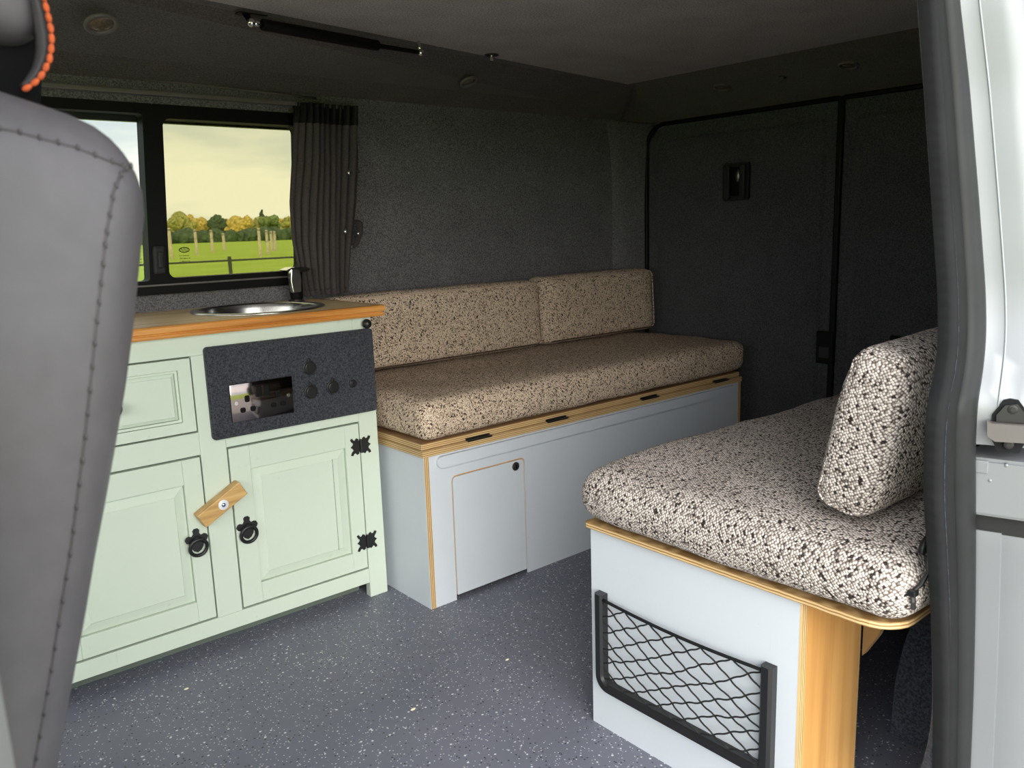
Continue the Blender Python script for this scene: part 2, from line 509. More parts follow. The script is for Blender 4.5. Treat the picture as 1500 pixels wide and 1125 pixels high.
# sloping linings around it
Z_RAIL = 1.285
Y_RAIL = 2.098
bm = B()
up = 0.012     # the lining starts slightly above the centre board: shadow gap
solid_quad(bm, CE_R + Vector((0, -0.03, up)), CE_FF + Vector((0, -0.03, up)), (XF, Y_RAIL, Z_RAIL), (2.30, Y_RAIL, Z_RAIL), 0.02, (0, 0.2, 1))
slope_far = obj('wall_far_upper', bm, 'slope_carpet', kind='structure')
SL_P = CE_R + Vector((0, 0, up)); SL_N = (CE_FF - CE_R).cross(Vector((2.30, Y_RAIL, Z_RAIL)) - SL_P)
bm = B()
YD0, YD1, YDC = 0.56, 2.074, 1.322
HD_Z = 1.275
solid_quad(bm, (2.08, NEAR_E - 0.25, ZC + up), CE_R + Vector((-0.01, 0, up)), (XR - 0.015, 1.99, HD_Z), (XR - 0.015, YN, HD_Z), 0.02, (0.2, 0, 1))
# rounded corner between roof side, header and rear pillar
rows = []
n = 10
for i in range(n + 1):
    s = i / n
    a = s * pi / 2
    top = CE_R + Vector((-0.01 + 0.0, 0, up))
    lowp = Vector((2.30 + (XR - 0.015 - 2.30) * sin(a), Y_RAIL - (Y_RAIL - 1.99) * (1 - cos(a)), Z_RAIL - 0.010 * s))
    rows.append([top + (lowp - top) * (k / 6) + Vector((0, 0, 0.014 * sin(pi * k / 6))) for k in range(7)])
sheet(bm, rows)
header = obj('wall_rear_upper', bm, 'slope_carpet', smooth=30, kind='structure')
HD_P = Vector((2.08, 1.0, ZC + up)); HD_N = Vector((0, 1, 0)).cross(Vector((XR - 0.015, 1.0, HD_Z)) - HD_P)

# far wall with window opening
WX0, WX1, WZ0, WZ1 = 0.20, 1.075, 0.786, 1.236
def wall_y(z): return YW if z < 1.0 else YW - (z - 1.0) / (Z_RAIL - 1.0) * (YW - Y_RAIL - 0.005)
bm = B()
for (x0, x1, z0, z1) in ((XF, 2.44, 0.0, WZ0), (XF, -0.95, WZ0, 1.0), (WX1, 2.44, WZ0, 1.0), (WX1, 2.44, 1.0, Z_RAIL + 0.005), (WX0 - 0.3, WX1, WZ1, Z_RAIL + 0.005), (-0.1, WX0, WZ0, WZ1), (-0.95, -0.1, 1.2, Z_RAIL + 0.005), (XF, -0.95, 1.0, Z_RAIL + 0.005)):
    solid_quad(bm, (x0, wall_y(z0), z0), (x1, wall_y(z0), z0), (x1, wall_y(z1), z1), (x0, wall_y(z1), z1), 0.045, (0, 1, 0))
wall_far = obj('wall_far', bm, 'wall_carpet', kind='structure')
# rear pillar lining: a shallow fold in the far wall, then rounding into the door frame
bm = B()
rows = []
for z in [0.0, 0.25, 0.5, 0.75, 1.0, 1.10, 1.18, 1.24, 1.278]:
    t_ = max(0, (z - 1.0) / 0.28)
    xx = 2.275 - 0.05 * t_ ** 2
    yo = wall_y(z)
    rows.append([Vector((xx, yo + 0.004, z)), Vector((xx + 0.012, yo - 0.012 * (1 - 0.9 * t_ ** 2), z)), Vector((xx + 0.06, yo - 0.020 * (1 - 0.6 * t_ ** 2), z)), Vector((2.37, yo - 0.026, z)), Vector((2.405, yo - 0.030, z)), Vector((2.425, yo - 0.034, z)), Vector((2.47, yo - 0.036, z))])
sheet(bm, rows)
obj('wall_rear_pillar', bm, 'wall_carpet', smooth=True, kind='structure')
# long cloth-covered ledge above the window with a bright edge strip
bm = B(); tube(bm, [(XF, Y_RAIL - 0.004, Z_RAIL + 0.012), (0.47, Y_RAIL - 0.004, Z_RAIL + 0.010), (1.02, Y_RAIL - 0.002, Z_RAIL - 0.006), (1.10, Y_RAIL, Z_RAIL - 0.008)], 0.0035)
obj('trim_2', bm, 'rail_grey', smooth=True, kind='structure')

# near side: rear quarter lining, header above the door, cab door, B pillar
bm = B()
solid_quad(bm, (1.20, YN, 0.0), (XR, YN, 0.0), (XR, YN, 0.75), (1.20, YN, 0.75), 0.03, (0, -1, 0))
solid_quad(bm, (1.20, YN, 0.75), (XR, YN, 0.75), (XR, YN + 0.06, HD_Z), (1.20, YN + 0.06, HD_Z), 0.03, (0, -1, 0))
obj('wall_near', bm, 'wall_carpet', kind='structure')
bm = B()
solid_quad(bm, (XF, YN + 0.06, HD_Z), (XR, YN + 0.06, HD_Z), (XR, NEAR_E + 0.02, ZC + up), (XF, NEAR_E + 0.02, ZC + up), 0.02, (0, 0, 1))
obj('wall_near_upper', bm, 'wall_carpet', kind='structure')
bm = B(); box(bm, XF, 1.20, 0.44, 0.50, 1.215, 1.30, 0.01)
obj('wall_near_header', bm, 'silver_paint', kind='structure')
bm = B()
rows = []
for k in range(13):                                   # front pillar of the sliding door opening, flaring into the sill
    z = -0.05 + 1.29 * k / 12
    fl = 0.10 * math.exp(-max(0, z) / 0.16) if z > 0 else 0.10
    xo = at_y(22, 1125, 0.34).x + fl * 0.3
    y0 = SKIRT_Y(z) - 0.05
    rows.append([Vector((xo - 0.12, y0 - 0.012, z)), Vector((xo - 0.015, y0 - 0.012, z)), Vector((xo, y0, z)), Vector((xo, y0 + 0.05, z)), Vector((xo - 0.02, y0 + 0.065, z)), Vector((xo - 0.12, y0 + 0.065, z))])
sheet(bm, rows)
obj('wall_front_pillar', bm, 'pillar_shade_grey', smooth=40, kind='structure')
bm = B(); box(bm, XF, -0.06, 0.36, 0.42, -0.05, 0.72, 0.02)
obj('door_1', bm, 'silver_paint', kind='structure')
# cab front below the windscreen and the windscreen itself
obj('wall_front', bx(XF - 0.03, XF, 0.40, YW, -0.04, 0.72), 'black_matte', kind='structure')
w3 = thing('window_3', (-0.52, YW, WZ0), None, None, kind='structure')
obj('pane', bx(-0.95, -0.1, YW + 0.012, YW + 0.016, WZ0, 1.2), 'glass_cab', w3)
w2 = thing('window_2', (XF, 1.27, 0.72), None, None, kind='structure')
obj('pane', bx(XF - 0.012, XF - 0.006, 0.46, 2.06, 0.722, 1.34), 'glass_cab', w2)

# wheel arch under the near bench
bm = B()
pts = [(1.36, 0.0)] + [(1.72 - 0.36 * cos(a), 0.30 * sin(a) ** 0.7) for a in [pi * k / 14 for k in range(1, 14)]] + [(2.08, 0.0)]
prism(bm, pts, 1, YN, 0.60)
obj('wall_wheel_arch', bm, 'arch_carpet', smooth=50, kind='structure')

# ------------------------------------------------------------------ rear doors
def rear_door(name, y0, y1, hinge_far):
    d = thing(name, (XR, (y0 + y1) / 2, 0.02), None, None, kind='structure')
    r_out = 0.085
    rs = (0.03, 0.03, r_out, 0.012) if hinge_far else (0.03, 0.03, 0.012, r_out)
    bm = B()
    pts = rrect(y0 + 0.004, y1 - 0.004, 0.02, 1.262, 0, 7, rs)
    prism(bm, pts, 0, XR - 0.012, XR + 0.05)
    obj('door_lining', bm, 'door_carpet', d)
    # raised inner field of the lining
    inn = rrect(y0 + 0.045, y1 - 0.045, 0.06, 1.215, 0, 7, tuple(max(0.02, q - 0.03) for q in rs))
    inn2 = rrect(y0 + 0.055, y1 - 0.055, 0.07, 1.205, 0, 7, tuple(max(0.015, q - 0.036) for q in rs))
    bm = B()
    A = [bm.verts.new((XR - 0.0121, p[0], p[1])) for p in inn]; C = [bm.verts.new((XR - 0.018, p[0], p[1])) for p in inn2]
    for i in range(len(A)):
        bm.faces.new((A[i], A[(i + 1) % len(A)], C[(i + 1) % len(A)], C[i]))
    bm.faces.new(C)
    obj('door_panel', bm, 'door_carpet', d)
    # rubber weatherstrip around the opening
    bm = B()
    loop = [(XR - 0.016, p[0], p[1]) for p in rrect(y0 - 0.004 if not hinge_far else y0 + 0.002, y1 + 0.006 if hinge_far else y1 - 0.002, 0.01, 1.270, 0, 8, rs)]
    tube(bm, loop, 0.008, 8, closed=True)
    obj('weatherstrip', bm, 'frame_black', d, smooth=True)
    return d
obj('light_block_rear', bx(XR + 0.055, XR + 0.075, 0.30, YW + 0.12, -0.1, 1.42), 'silver_paint', kind='structure')  # unseen backing added behind the doors to stop light leaking in
obj('light_block_roof', bx(XF - 0.05, XR + 0.075, 0.42, YW + 0.05, ZC + 0.045, ZC + 0.065), 'silver_paint', kind='structure')  # unseen plate added over the linings to block light leaks
obj('light_block_far', bx(XF, XR + 0.075, YW + 0.046, YW + 0.06, 1.20, ZC + 0.065), 'silver_paint', kind='structure')  # unseen strip added to close a light leak above the far wall
obj('light_block_near', bx(XF, XR + 0.075, 0.425, 0.438, 1.27, ZC + 0.065), 'silver_paint', kind='structure')  # matching unseen strip added against light leaks on the near side
door_a = rear_door('door_2', YDC, YD1, True)
door_b = rear_door('door_3', YD0, YDC - 0.002, False)
xd = XR - 0.018
# pull handle recess on the far rear door
p0 = at_x(1062, 240, xd); p1 = at_x(1099, 293, xd)
y0h, y1h, z0h, z1h = p1.y, p0.y, p1.z, p0.z
h_ = thing('pull_handle', (xd, (y0h + y1h) / 2, z0h), 'black recessed pull handle set in the carpeted rear door', 'handle')
bm = B()
ringplate(bm, rrect(y0h, y1h, z0h, z1h, 0.012), rrect(y0h + 0.030, y1h - 0.026, z0h + 0.014, z1h - 0.014, 0.012), 0, xd - 0.012, xd - 0.001)
obj('handle_frame', bm, 'black_plastic', h_)
obj('handle_cup', bx(xd - 0.004, xd - 0.001, y0h + 0.02, y1h - 0.02, z0h + 0.01, z1h - 0.01), 'frame_black', h_)
bm = B(); box(bm, xd - 0.022, xd - 0.012, y0h + 0.010, y0h + 0.032, z0h + 0.008, z1h - 0.006, 0.005)
obj('grip_bar', bm, 'black_matte', h_)
bm = B(); box(bm, xd - 0.022, xd - 0.012, y1h - 0.032, y1h - 0.008, z0h + 0.004, z1h - 0.010, 0.005)
obj('grip_bar', bm, 'black_matte', h_)
bm = B(); ball(bm, (xd - 0.006, (y0h + y1h) / 2 - 0.004, z1h - 0.042), 0.014, 0.4, 0.8, 1.6)
obj('release_lever', bm, 'dark_steel', h_, smooth=True)
# latch covers low on the rear doors
p0 = at_x(1198, 484, xd); p1 = at_x(1221, 534, xd)
l_ = thing('latch_cover', (xd, (p0.y + p1.y) / 2, p1.z), 'tall black latch cover beside the seam of the rear doors', 'latch')
obj('cover', bx(xd - 0.010, xd - 0.001, p1.y, p0.y, p1.z, p0.z, bev=0.004), 'frame_black', l_)
obj('slot', bx(xd - 0.012, xd - 0.010, p1.y + 0.012, p0.y - 0.012, p1.z + 0.02, p0.z - 0.05), 'black_matte', l_)
p0 = at_x(1305, 491, xd); p1 = at_x(1376, 535, xd)
l_ = thing('latch_cover', (xd, (p0.y + p1.y) / 2, p1.z), 'wide black door release recess in the rear door behind the pillow', 'latch')
obj('cover', bx(xd - 0.010, xd - 0.001, p1.y, p0.y, p1.z, p0.z, bev=0.004), 'frame_black', l_)
obj('slot', bx(xd - 0.012, xd - 0.010, p1.y + 0.02, p0.y - 0.02, p1.z + 0.02, p0.z - 0.03), 'black_matte', l_)

# ------------------------------------------------------------------ side window
w1 = thing('window_1', ((WX0 + WX1) / 2, YW, WZ0), None, None, kind='structure')
YG = YW + 0.012
n_ = 5
fo = rrect(WX0, WX1, WZ0, WZ1, 0.02, n_)
# frame built as two bays sharing the mullion, each a plate with a rounded opening
DIV0, DIV1 = 0.648, 0.694
R0, R1, RZ0, RZ1 = DIV1, 1.045, 0.824, 1.204
L0, L1, LZ0, LZ1 = 0.255, DIV0, 0.820, 1.212
bm = B(); ringplate(bm, rrect(0.671, WX1 + 0.035, WZ0, WZ1, 0.004, n_), rrect(R0, R1, RZ0, RZ1, 0.018, n_), 1, YW - 0.016, YW + 0.03)
obj('window_frame', bm, 'frame_black', w1)
bm = B(); ringplate(bm, rrect(WX0, 0.671, WZ0, WZ1, 0.004, n_), rrect(L0, L1, LZ0, LZ1, 0.008, n_), 1, YW - 0.016, YW + 0.03)
obj('window_frame', bm, 'frame_black', w1)
obj('pane', bx(R0 - 0.006, R1 + 0.006, YG, YG + 0.004, RZ0 - 0.006, RZ1 + 0.006), 'glass_yellow', w1)
obj('pane', bx(L0 - 0.006, L1 + 0.006, YG + 0.006, YG + 0.010, LZ0 - 0.006, LZ1 + 0.006), 'glass_clear', w1)
bm = B(); box(bm, WX0, WX1, YW - 0.022, YW - 0.012, 0.807, 0.811)
obj('sill_strip', bm, 'rail_grey', w1)
bm = B(); box(bm, 0.655, 0.685, YW - 0.028, YW - 0.014, 0.835, 0.905, 0.006); box(bm, 0.664, 0.676, YW - 0.036, YW - 0.026, 0.850, 0.890, 0.003)
obj('window_catch', bm, 'black_matte', w1)
# dotted border along the glass edge
bm = B()
for k in range(46):
    z = RZ0 + 0.012 + (RZ1 - RZ0 - 0.024) * k / 45
    for j in range(2):
        cyl(bm, (R0 + 0.0035 + 0.0042 * j, YG - 0.0006, z + 0.004 * j), (0, 1, 0), 0.0017 - 0.0004 * j, 0.0005, 6)
for k in range(40):
    x = R0 + 0.014 + (R1 - R0 - 0.028) * k / 39
    for j in range(2):
        cyl(bm, (x + 0.004 * j, YG - 0.0006, RZ1 - 0.0035 - 0.0042 * j), (0, 1, 0), 0.0017 - 0.0004 * j, 0.0005, 6)
obj('dotted_border', bm, 'frame_black', w1, kind='stuff')
# the window is raked slightly, like the body line: the divider leans back towards the top
for o in [c for c in COL.objects if c.parent == w1]:
    for v_ in o.data.vertices: v_.co.x += (v_.co.z + WL[o.name].z - 1.2) * 0.063
# maker's mark etched on the glass: a small oval with a line of lettering inside and fine print below
def glass_mark(px, py, w, h, oval):
    c = at_y(px, py, YG - 0.001)
    bm = B()
    if oval:
        o_ = [(c.x + w * cos(2 * pi * k / 24), c.z + h * sin(2 * pi * k / 24)) for k in range(24)]
        i_ = [(c.x + (w - 0.0022) * cos(2 * pi * k / 24), c.z + (h - 0.0022) * sin(2 * pi * k / 24)) for k in range(24)]
        ringplate(bm, o_, i_, 1, YG - 0.0008, YG - 0.0003)
        for k in range(5):
            x = c.x - w * 0.62 + w * 1.24 * k / 4.6
            box(bm, x, x + 0.0012, YG - 0.0008, YG - 0.0003, c.z - h * 0.42, c.z + h * 0.42)
            box(bm, x, x + 0.003, YG - 0.0008, YG - 0.0003, c.z - h * 0.42 * (k % 2 * 2 - 1) - 0.0006, c.z - h * 0.42 * (k % 2 * 2 - 1) + 0.0006)
    for r_ in range(3):
        for k in range(6):
            x = c.x - w + k * w / 3 + random.uniform(0, 0.001)
            z = c.z - h - 0.008 - r_ * 0.007
            box(bm, x, x + random.uniform(0.0015, 0.004), YG - 0.0008, YG - 0.0003, z, z + 0.0016)
    return bm
obj('glass_mark', glass_mark(270, 366, 0.0135, 0.0070, True), 'frame_black', w1)
obj('glass_mark', glass_mark(200, 372, 0.010, 0.006, False), 'frame_black', w1)
# curtain rail above the window
bm = B(); box(bm, -0.1, 1.185, 2.052, 2.066, 1.247, 1.258, 0.002)
rl = obj('curtain_rail', bm, 'rail_grey', label='slim dark curtain rail running above the side window', cat='curtain rail')

# ================================================================== CURTAIN
cu = thing('curtain', (1.09, 2.06, 0.757), 'gathered dark brown curtain tied back beside the side window', 'curtain')
def lerp_tab(tab, t):
    for (a, va), (b, vb) in zip(tab, tab[1:]):
        if t <= b: return va + (vb - va) * (t - a) / (b - a)
    return tab[-1][1]
L_TAB = [(0.757, 0.998), (0.80, 0.990), (0.90, 0.978), (1.00, 0.980), (1.10, 0.995), (1.20, 1.008), (1.26, 1.012)]
R_TAB = [(0.757, 1.135), (0.80, 1.142), (0.90, 1.160), (1.00, 1.178), (1.10, 1.190), (1.20, 1.196), (1.26, 1.200)]
def curtain_pt(s, z):
    l, r_ = lerp_tab(L_TAB, z), lerp_tab(R_TAB, z)
    x = l + (r_ - l) * s
    fl = 0.15 + 0.85 * min(1, max(0, (s - 0.12) / 0.12))             # flat leading edge, then pleats
    ph = 2 * pi * (10.5 * s ** 0.9) + 0.6 * sin(z * 9 + s * 5)
    amp = 0.017 * fl * (0.75 + 0.25 * sin(s * 23))
    if z > 1.215: amp *= 0.65
    y = 2.055 + amp * sin(ph) + 0.006 * sin(z * 7 + s * 9)
    if z > 1.215: y += 0.004 * sin(ph * 2.0 + 1)
    return Vector((x + 0.005 * cos(ph) * fl, y, z))
NS = 170
bm = B()
zs = [0.757 + (1.218 - 0.757) * k / 26 for k in range(27)]
fr_ = sheet(bm, [[curtain_pt(k / NS, z) for k in range(NS + 1)] for z in zs])
bmesh.ops.solidify(bm, geom=bm.faces[:], thickness=0.0015)
obj('drape', bm, 'curtain_cloth', cu, smooth=True)
bm = B()
sheet(bm, [[curtain_pt(k / NS, z) + Vector((0, -0.004, 0)) for k in range(NS + 1)] for z in (1.205, 1.213, 1.222, 1.234, 1.246, 1.256)])
bmesh.ops.solidify(bm, geom=bm.faces[:], thickness=0.003)
obj('heading_tape', bm, 'black_matte', cu, smooth=True)
bm = B()
sheet(bm, [[curtain_pt(k / NS, z) + Vector((0, -0.002, 0)) for k in range(NS + 1)] for z in (0.757, 0.764, 0.772)])
bmesh.ops.solidify(bm, geom=bm.faces[:], thickness=0.002)
obj('hem', bm, 'curtain_cloth', cu, smooth=True)
def stud_bm(c, r=0.0072):
    bm = B(); cyl(bm, (c[0], c[1], c[2]), (0, -1, 0), r, 0.002, 18); ball(bm, (c[0], c[1] - 0.002, c[2]), r * 0.7, 1, 0.5, 1)
    return bm
for (px, py) in ((513, 253), (508, 339)):
    c = at_y(px, py, 2.030)
    obj('press_stud', stud_bm((c.x, 2.036, c.z)), 'stud_metal', cu, smooth=40)
tb = B()
pts = [at_y(u, v_, 2.085) for (u, v_) in ((520, 322), (526, 326), (526, 343), (520, 358), (514, 364))]
rows = [[Vector((p.x - 0.012, 2.076, p.z)), Vector((p.x, 2.072, p.z)), Vector((p.x + 0.008, 2.078, p.z))] for p in pts]
sheet(tb, rows); bmesh.ops.solidify(tb, geom=tb.faces[:], thickness=0.002)
obj('tie_strap', tb, 'curtain_cloth', cu, smooth=True)
for i, (px, py) in enumerate(((527, 251), (531, 328), (525, 342), (514, 361))):
    y_ = (2.105, 2.105, 2.062, 2.062)[i]
    c = at_y(px, py, y_)
    obj('press_stud', stud_bm((c.x, wall_y(c.z) if i < 2 else y_, c.z), 0.0058), 'stud_metal' if i else 'dark_steel', wall_far if i < 2 else cu, smooth=40)

# ================================================================== KITCHEN CABINET
YC = 1.758
CX0, CX1 = 0.205, 1.025
cab = thing('kitchen_cabinet', ((CX0 + CX1) / 2, 1.93, 0.0), 'pale green painted wooden kitchen cabinet with black iron fittings', 'cabinet')
# carcass: sides, back, floor as one body
bm = B()
box(bm, CX0, CX0 + 0.018, YC + 0.02, 2.10, 0.0, 0.718)
box(bm, CX1 - 0.018, CX1, YC + 0.02, 2.10, 0.0, 0.718)
box(bm, CX0 + 0.018, CX1 - 0.018, 2.085, 2.10, 0.0, 0.718)
box(bm, CX0 + 0.018, CX1 - 0.018, YC + 0.02, 2.085, 0.05, 0.065)
box(bm, CX0 + 0.018, CX1 - 0.018, YC + 0.02, 2.085, 0.475, 0.487)
obj('carcass', bm, 'green_paint', cab)
YB = YC + 0.022
def cpart(name, x0, x1, z0, z1, proud=0.0, parent=None, bev=0.0015):
    return obj(name, bx(x0, x1, YC - proud, YB, z0, z1, bev=bev), 'green_paint', parent or cab)
ST_L, ST_C0, ST_C1, ST_R = 0.257, 0.5855, 0.6425, 0.9745
cpart('stile', CX0, ST_L, 0.0, 0.718)
cpart('stile', ST_C0, ST_C1, 0.078, 0.674)
cpart('stile', ST_R, CX1, 0.0, 0.718)
cpart('rail', ST_L, ST_R, 0.674, 0.718)
cpart('rail', ST_L, ST_C0, 0.458, 0.508)
cpart('rail', ST_C1, ST_R, 0.463, 0.674)
cpart('rail', ST_L, ST_R, 0.040, 0.078)
obj('plinth', bx(ST_L, ST_R, YC + 0.06, YC + 0.075, 0.0, 0.05), 'green_groove', cab)

def raised_panel(bm, x0, x1, z0, z1, y, slope=0.022, dep=0.006):
    """field raised to y with a bevelled border falling back by dep"""
    o_ = [(x0, z0), (x1, z0), (x1, z1), (x0, z1)]
    i_ = [(x0 + slope, z0 + slope), (x1 - slope, z0 + slope), (x1 - slope, z1 - slope), (x0 + slope, z1 - slope)]
    A = [bm.verts.new((p[0], y + dep, p[1])) for p in o_]
    C = [bm.verts.new((p[0], y + 0.0012, p[1])) for p in i_]
    D = [bm.verts.new((p[0] + (0.0012 if p[0] < (x0 + x1) / 2 else -0.0012), y, p[1] + (0.0012 if p[1] < (z0 + z1) / 2 else -0.0012))) for p in i_]
    K = [bm.verts.new((p[0], y + 0.014, p[1])) for p in o_]
    for i in range(4):
        j = (i + 1) % 4
        bm.faces.new((A[i], A[j], C[j], C[i])); bm.faces.new((C[i], C[j], D[j], D[i])); bm.faces.new((K[i], A[i], A[j], K[j]))
    bm.faces.new(D); bm.faces.new(K[::-1])
def iron_plate(bm, c, w, h, y, th=0.0025, kind='hinge'):
    """ornate cut-out outline"""
    if kind == 'hinge':
        half = [(0.0, 0.32), (0.10, 0.32), (0.10, 0.42), (0.2, 0.48), (0.28, 0.36), (0.36, 0.40), (0.40, 0.50), (0.50, 0.46), (0.47, 0.34), (0.42, 0.26), (0.36, 0.20), (0.40, 0.10), (0.50, 0.0)]
        q1 = [(a, b) for a, b in half]
        up_ = [(-a, b) for a, b in q1[::-1]][:-1] + q1
        pts = up_ + [(a, -b) for a, b in up_[::-1]][1:-1]
    else:
        q1 = [(0.08, 0.50), (0.15, 0.42), (0.13, 0.30), (0.20, 0.20), (0.34, 0.24), (0.44, 0.20), (0.50, 0.08), (0.44, -0.04), (0.36, -0.06), (0.28, -0.14), (0.26, -0.28), (0.16, -0.42), (0.0, -0.50)]
        pts = q1 + [(-a, b) for a, b in q1[::-1]][1:]
    out = [(c[0] + a * w, c[1] + b * h) for a, b in pts]
    prism(bm, out, 1, y - th, y)
def hinge(x, z, parent):
    bm = B(); iron_plate(bm, (x, z), 0.056, 0.044, YC - 0.0005)
    cyl(bm, (x, YC - 0.004, z - 0.017), (0, 0, 1), 0.0038, 0.034, 12)
    for a in (-1, 1):
        for b in (-1, 1):
            ball(bm, (x + a * 0.020, YC - 0.003, z + b * 0.010), 0.0024, 1, 0.6, 1, 8, 6)
    return obj('hinge', bm, 'black_iron', parent)
def ring_pull(x, z, parent, tilt=0.0):
    bm = B(); iron_plate(bm, (x, z + 0.012), 0.050, 0.054, YC - 0.0005, 0.0028, 'pull'); ball(bm, (x, YC - 0.006, z + 0.017), 0.006, 1, 1, 1, 12, 8)
    obj('pull_plate', bm, 'black_iron', parent)
    bm = B(); R_ = 0.0185
    tube(bm, [(x + R_ * cos(a), YC - 0.010 - 0.002 * sin(a), z - 0.002 + R_ * sin(a)) for a in [2 * pi * k / 28 for k in range(28)]], 0.0040, 8, closed=True)
    obj('pull_ring', bm, 'black_iron', parent, smooth=True)
def cab_door(x0, x1, z0, z1, pull_x, pull_z, hinge_x=None, joint=None):
    d = obj('door', bx(x0, x1, YC + 0.014, YB, z0, z1), 'green_groove', cab)
    g = 0.0032
    x0 += g; x1 -= g; z0 += g; z1 -= g
    sw = 0.047
    def dp(name, a0, a1, b0, b1):
        obj(name, bx(a0, a1, YC - 0.001, YC + 0.0145, b0, b1, bev=0.0014), 'green_paint', d)
    dp('door_stile', x0, x0 + sw, z0, z1); dp('door_stile', x1 - sw + 0.008, x1, z0, z1)
    dp('door_rail', x0 + sw, x1 - sw + 0.008, z1 - 0.055, z1); dp('door_rail', x0 + sw, x1 - sw + 0.008, z0, z0 + 0.047)
    px0, px1, pz0, pz1 = x0 + sw + 0.001, x1 - sw + 0.007, z0 + 0.048, z1 - 0.056
    if joint:
        bm = B(); raised_panel(bm, px0, px1, pz0, pz1, YC + 0.0015, 0.021)
        obj('door_panel', bm, 'green_paint', d)
        obj('panel_joint', bx(joint, joint + 0.0011, YC + 0.0011, YC + 0.003, pz0 + 0.02, pz1 - 0.02), 'green_groove', d)
    else:
        bm = B(); raised_panel(bm, px0, px1, pz0, pz1, YC + 0.0015, 0.021)
        obj('door_panel', bm, 'green_paint', d)
    ring_pull(pull_x, pull_z, d)
    if hinge_x:
        hinge(hinge_x, 0.402, d); hinge(hinge_x, 0.153, d)
    return d
cab_door(ST_C1, ST_R, 0.080, 0.462, 0.6705, 0.258, ST_R - 0.001, 0.895)
cab_door(ST_L, ST_C0, 0.080, 0.457, 0.5565, 0.259, ST_L + 0.001)
# drawer
dx0, dx1, dz0, dz1 = ST_L, ST_C0, 0.509, 0.674
dr = obj('drawer', bx(dx0, dx1, YC + 0.014, YB, dz0, dz1), 'green_groove', cab)
g = 0.0035
bm = B(); ringplate(bm, rrect(dx0 + g, dx1 - g, dz0 + g, dz1 - g, 0.001, 1), rrect(dx0 + 0.030, dx1 - 0.030, dz0 + 0.026, dz1 - 0.026, 0.001, 1), 1, YC - 0.001, YC + 0.014)
obj('drawer_frame', bm, 'green_paint', dr)
bm = B(); ringplate(bm, rrect(dx0 + 0.031, dx1 - 0.031, dz0 + 0.027, dz1 - 0.027, 0.001, 1), rrect(dx0 + 0.036, dx1 - 0.036, dz0 + 0.032, dz1 - 0.032, 0.001, 1), 1, YC + 0.003, YC + 0.014)
obj('drawer_bead', bm, 'green_paint', dr)
bm = B(); raised_panel(bm, dx0 + 0.037, dx1 - 0.037, dz0 + 0.033, dz1 - 0.033, YC + 0.0035, 0.006, 0.004)
obj('drawer_panel', bm, 'green_paint', dr)
bm = B(); cyl(bm, (0.421, YC + 0.003, 0.589), (0, -1, 0), 0.006, 0.016, 12); ball(bm, (0.421, YC - 0.019, 0.589), 0.0145, 1, 0.75, 1)
obj('knob', bm, 'black_iron', dr, smooth=True)
# small round knob at the top right of the frame
bm = B(); cyl(bm, (1.006, YC + 0.001, 0.7025), (0, -1, 0), 0.005, 0.012, 12); ball(bm, (1.006, YC - 0.014, 0.7025), 0.0118)
obj('knob', bm, 'black_plastic', cab, smooth=True)
# wooden turn button that holds both doors shut
ang = radians(29)
tc = Vector((0.612, YC - 0.0185, 0.345))
Mr = Matrix.Translation(tc) @ Matrix.Rotation(-ang, 4, 'Y')
bm = B(); box(bm, -0.056, 0.056, -0.0095, 0.0170, -0.0175, 0.0175, 0.002, 2, Mr)
tb_ = obj('turn_button', bm, 'oak_block', cab)
bm = B(); cyl(bm, tc + Vector((0.001, -0.0095, 0.0)), (0, -1, 0), 0.0115, 0.0014, 28, bev=0.0004)
obj('washer', bm, 'washer_white', tb_, smooth=30)
bm = B(); ball(bm, tc + Vector((0.001, -0.011, 0.0)), 0.0048, 1, 0.55, 1); ball(bm, tc + Vector((0.0018, -0.0133, 0.001)), 0.002, 1, 0.4, 1)
obj('screw', bm, 'screw_blue', tb_, smooth=True)

# worktop: pine boards with a moulded front edge
wt = thing('worktop', (0.62, 1.92, 0.718), 'varnished orange pine worktop on the green cabinet', 'worktop')
WY0, WX_0, WX_1 = 1.737, 0.180, 1.056
SC = Vector((0.812, 1.918, 0.7455)); SR = 0.157
ys = [WY0 + 0.012, 1.812, 1.93, 2.03, 2.112]
bm = B()
nseg = 48
# one slab with a round hole for the sink
hole = [(SC.x + (SR - 0.012) * cos(a), SC.y + (SR - 0.012) * sin(a)) for a in [2 * pi * k / nseg for k in range(nseg)]]
def sq_pt(a):
    c_, s_ = cos(a), sin(a)
    X0, X1, Y0, Y1 = WX_0 + 0.012, WX_1 - 0.012, ys[0], ys[-1]
    ts = []
    if c_ > 1e-9: ts.append((X1 - SC.x) / c_)
    if c_ < -1e-9: ts.append((X0 - SC.x) / c_)
    if s_ > 1e-9: ts.append((Y1 - SC.y) / s_)
    if s_ < -1e-9: ts.append((Y0 - SC.y) / s_)
    t_ = min(ts); return (SC.x + c_ * t_, SC.y + s_ * t_)
outer = [sq_pt(2 * pi * k / nseg) for k in range(nseg)]
for (qx, qy) in ((WX_1 - 0.012, ys[-1]), (WX_0 + 0.012, ys[-1]), (WX_0 + 0.012, ys[0]), (WX_1 - 0.012, ys[0])):
    kk = min(range(nseg), key=lambda k: (outer[k][0] - qx) ** 2 + (outer[k][1] - qy) ** 2)
    outer[kk] = (qx, qy)
ringplate(bm, outer, hole, 2, 0.7185, 0.745)
obj('board', bm, 'pine_top', wt)
for yj in (1.812, 2.03):
    for (a, b) in ((0.192, SC.x - 0.17), (SC.x + 0.17, 1.044)):
        obj('board_joint', bx(a, b, yj, yj + 0.0012, 0.7448, 0.7453), 'lid_ply', wt)
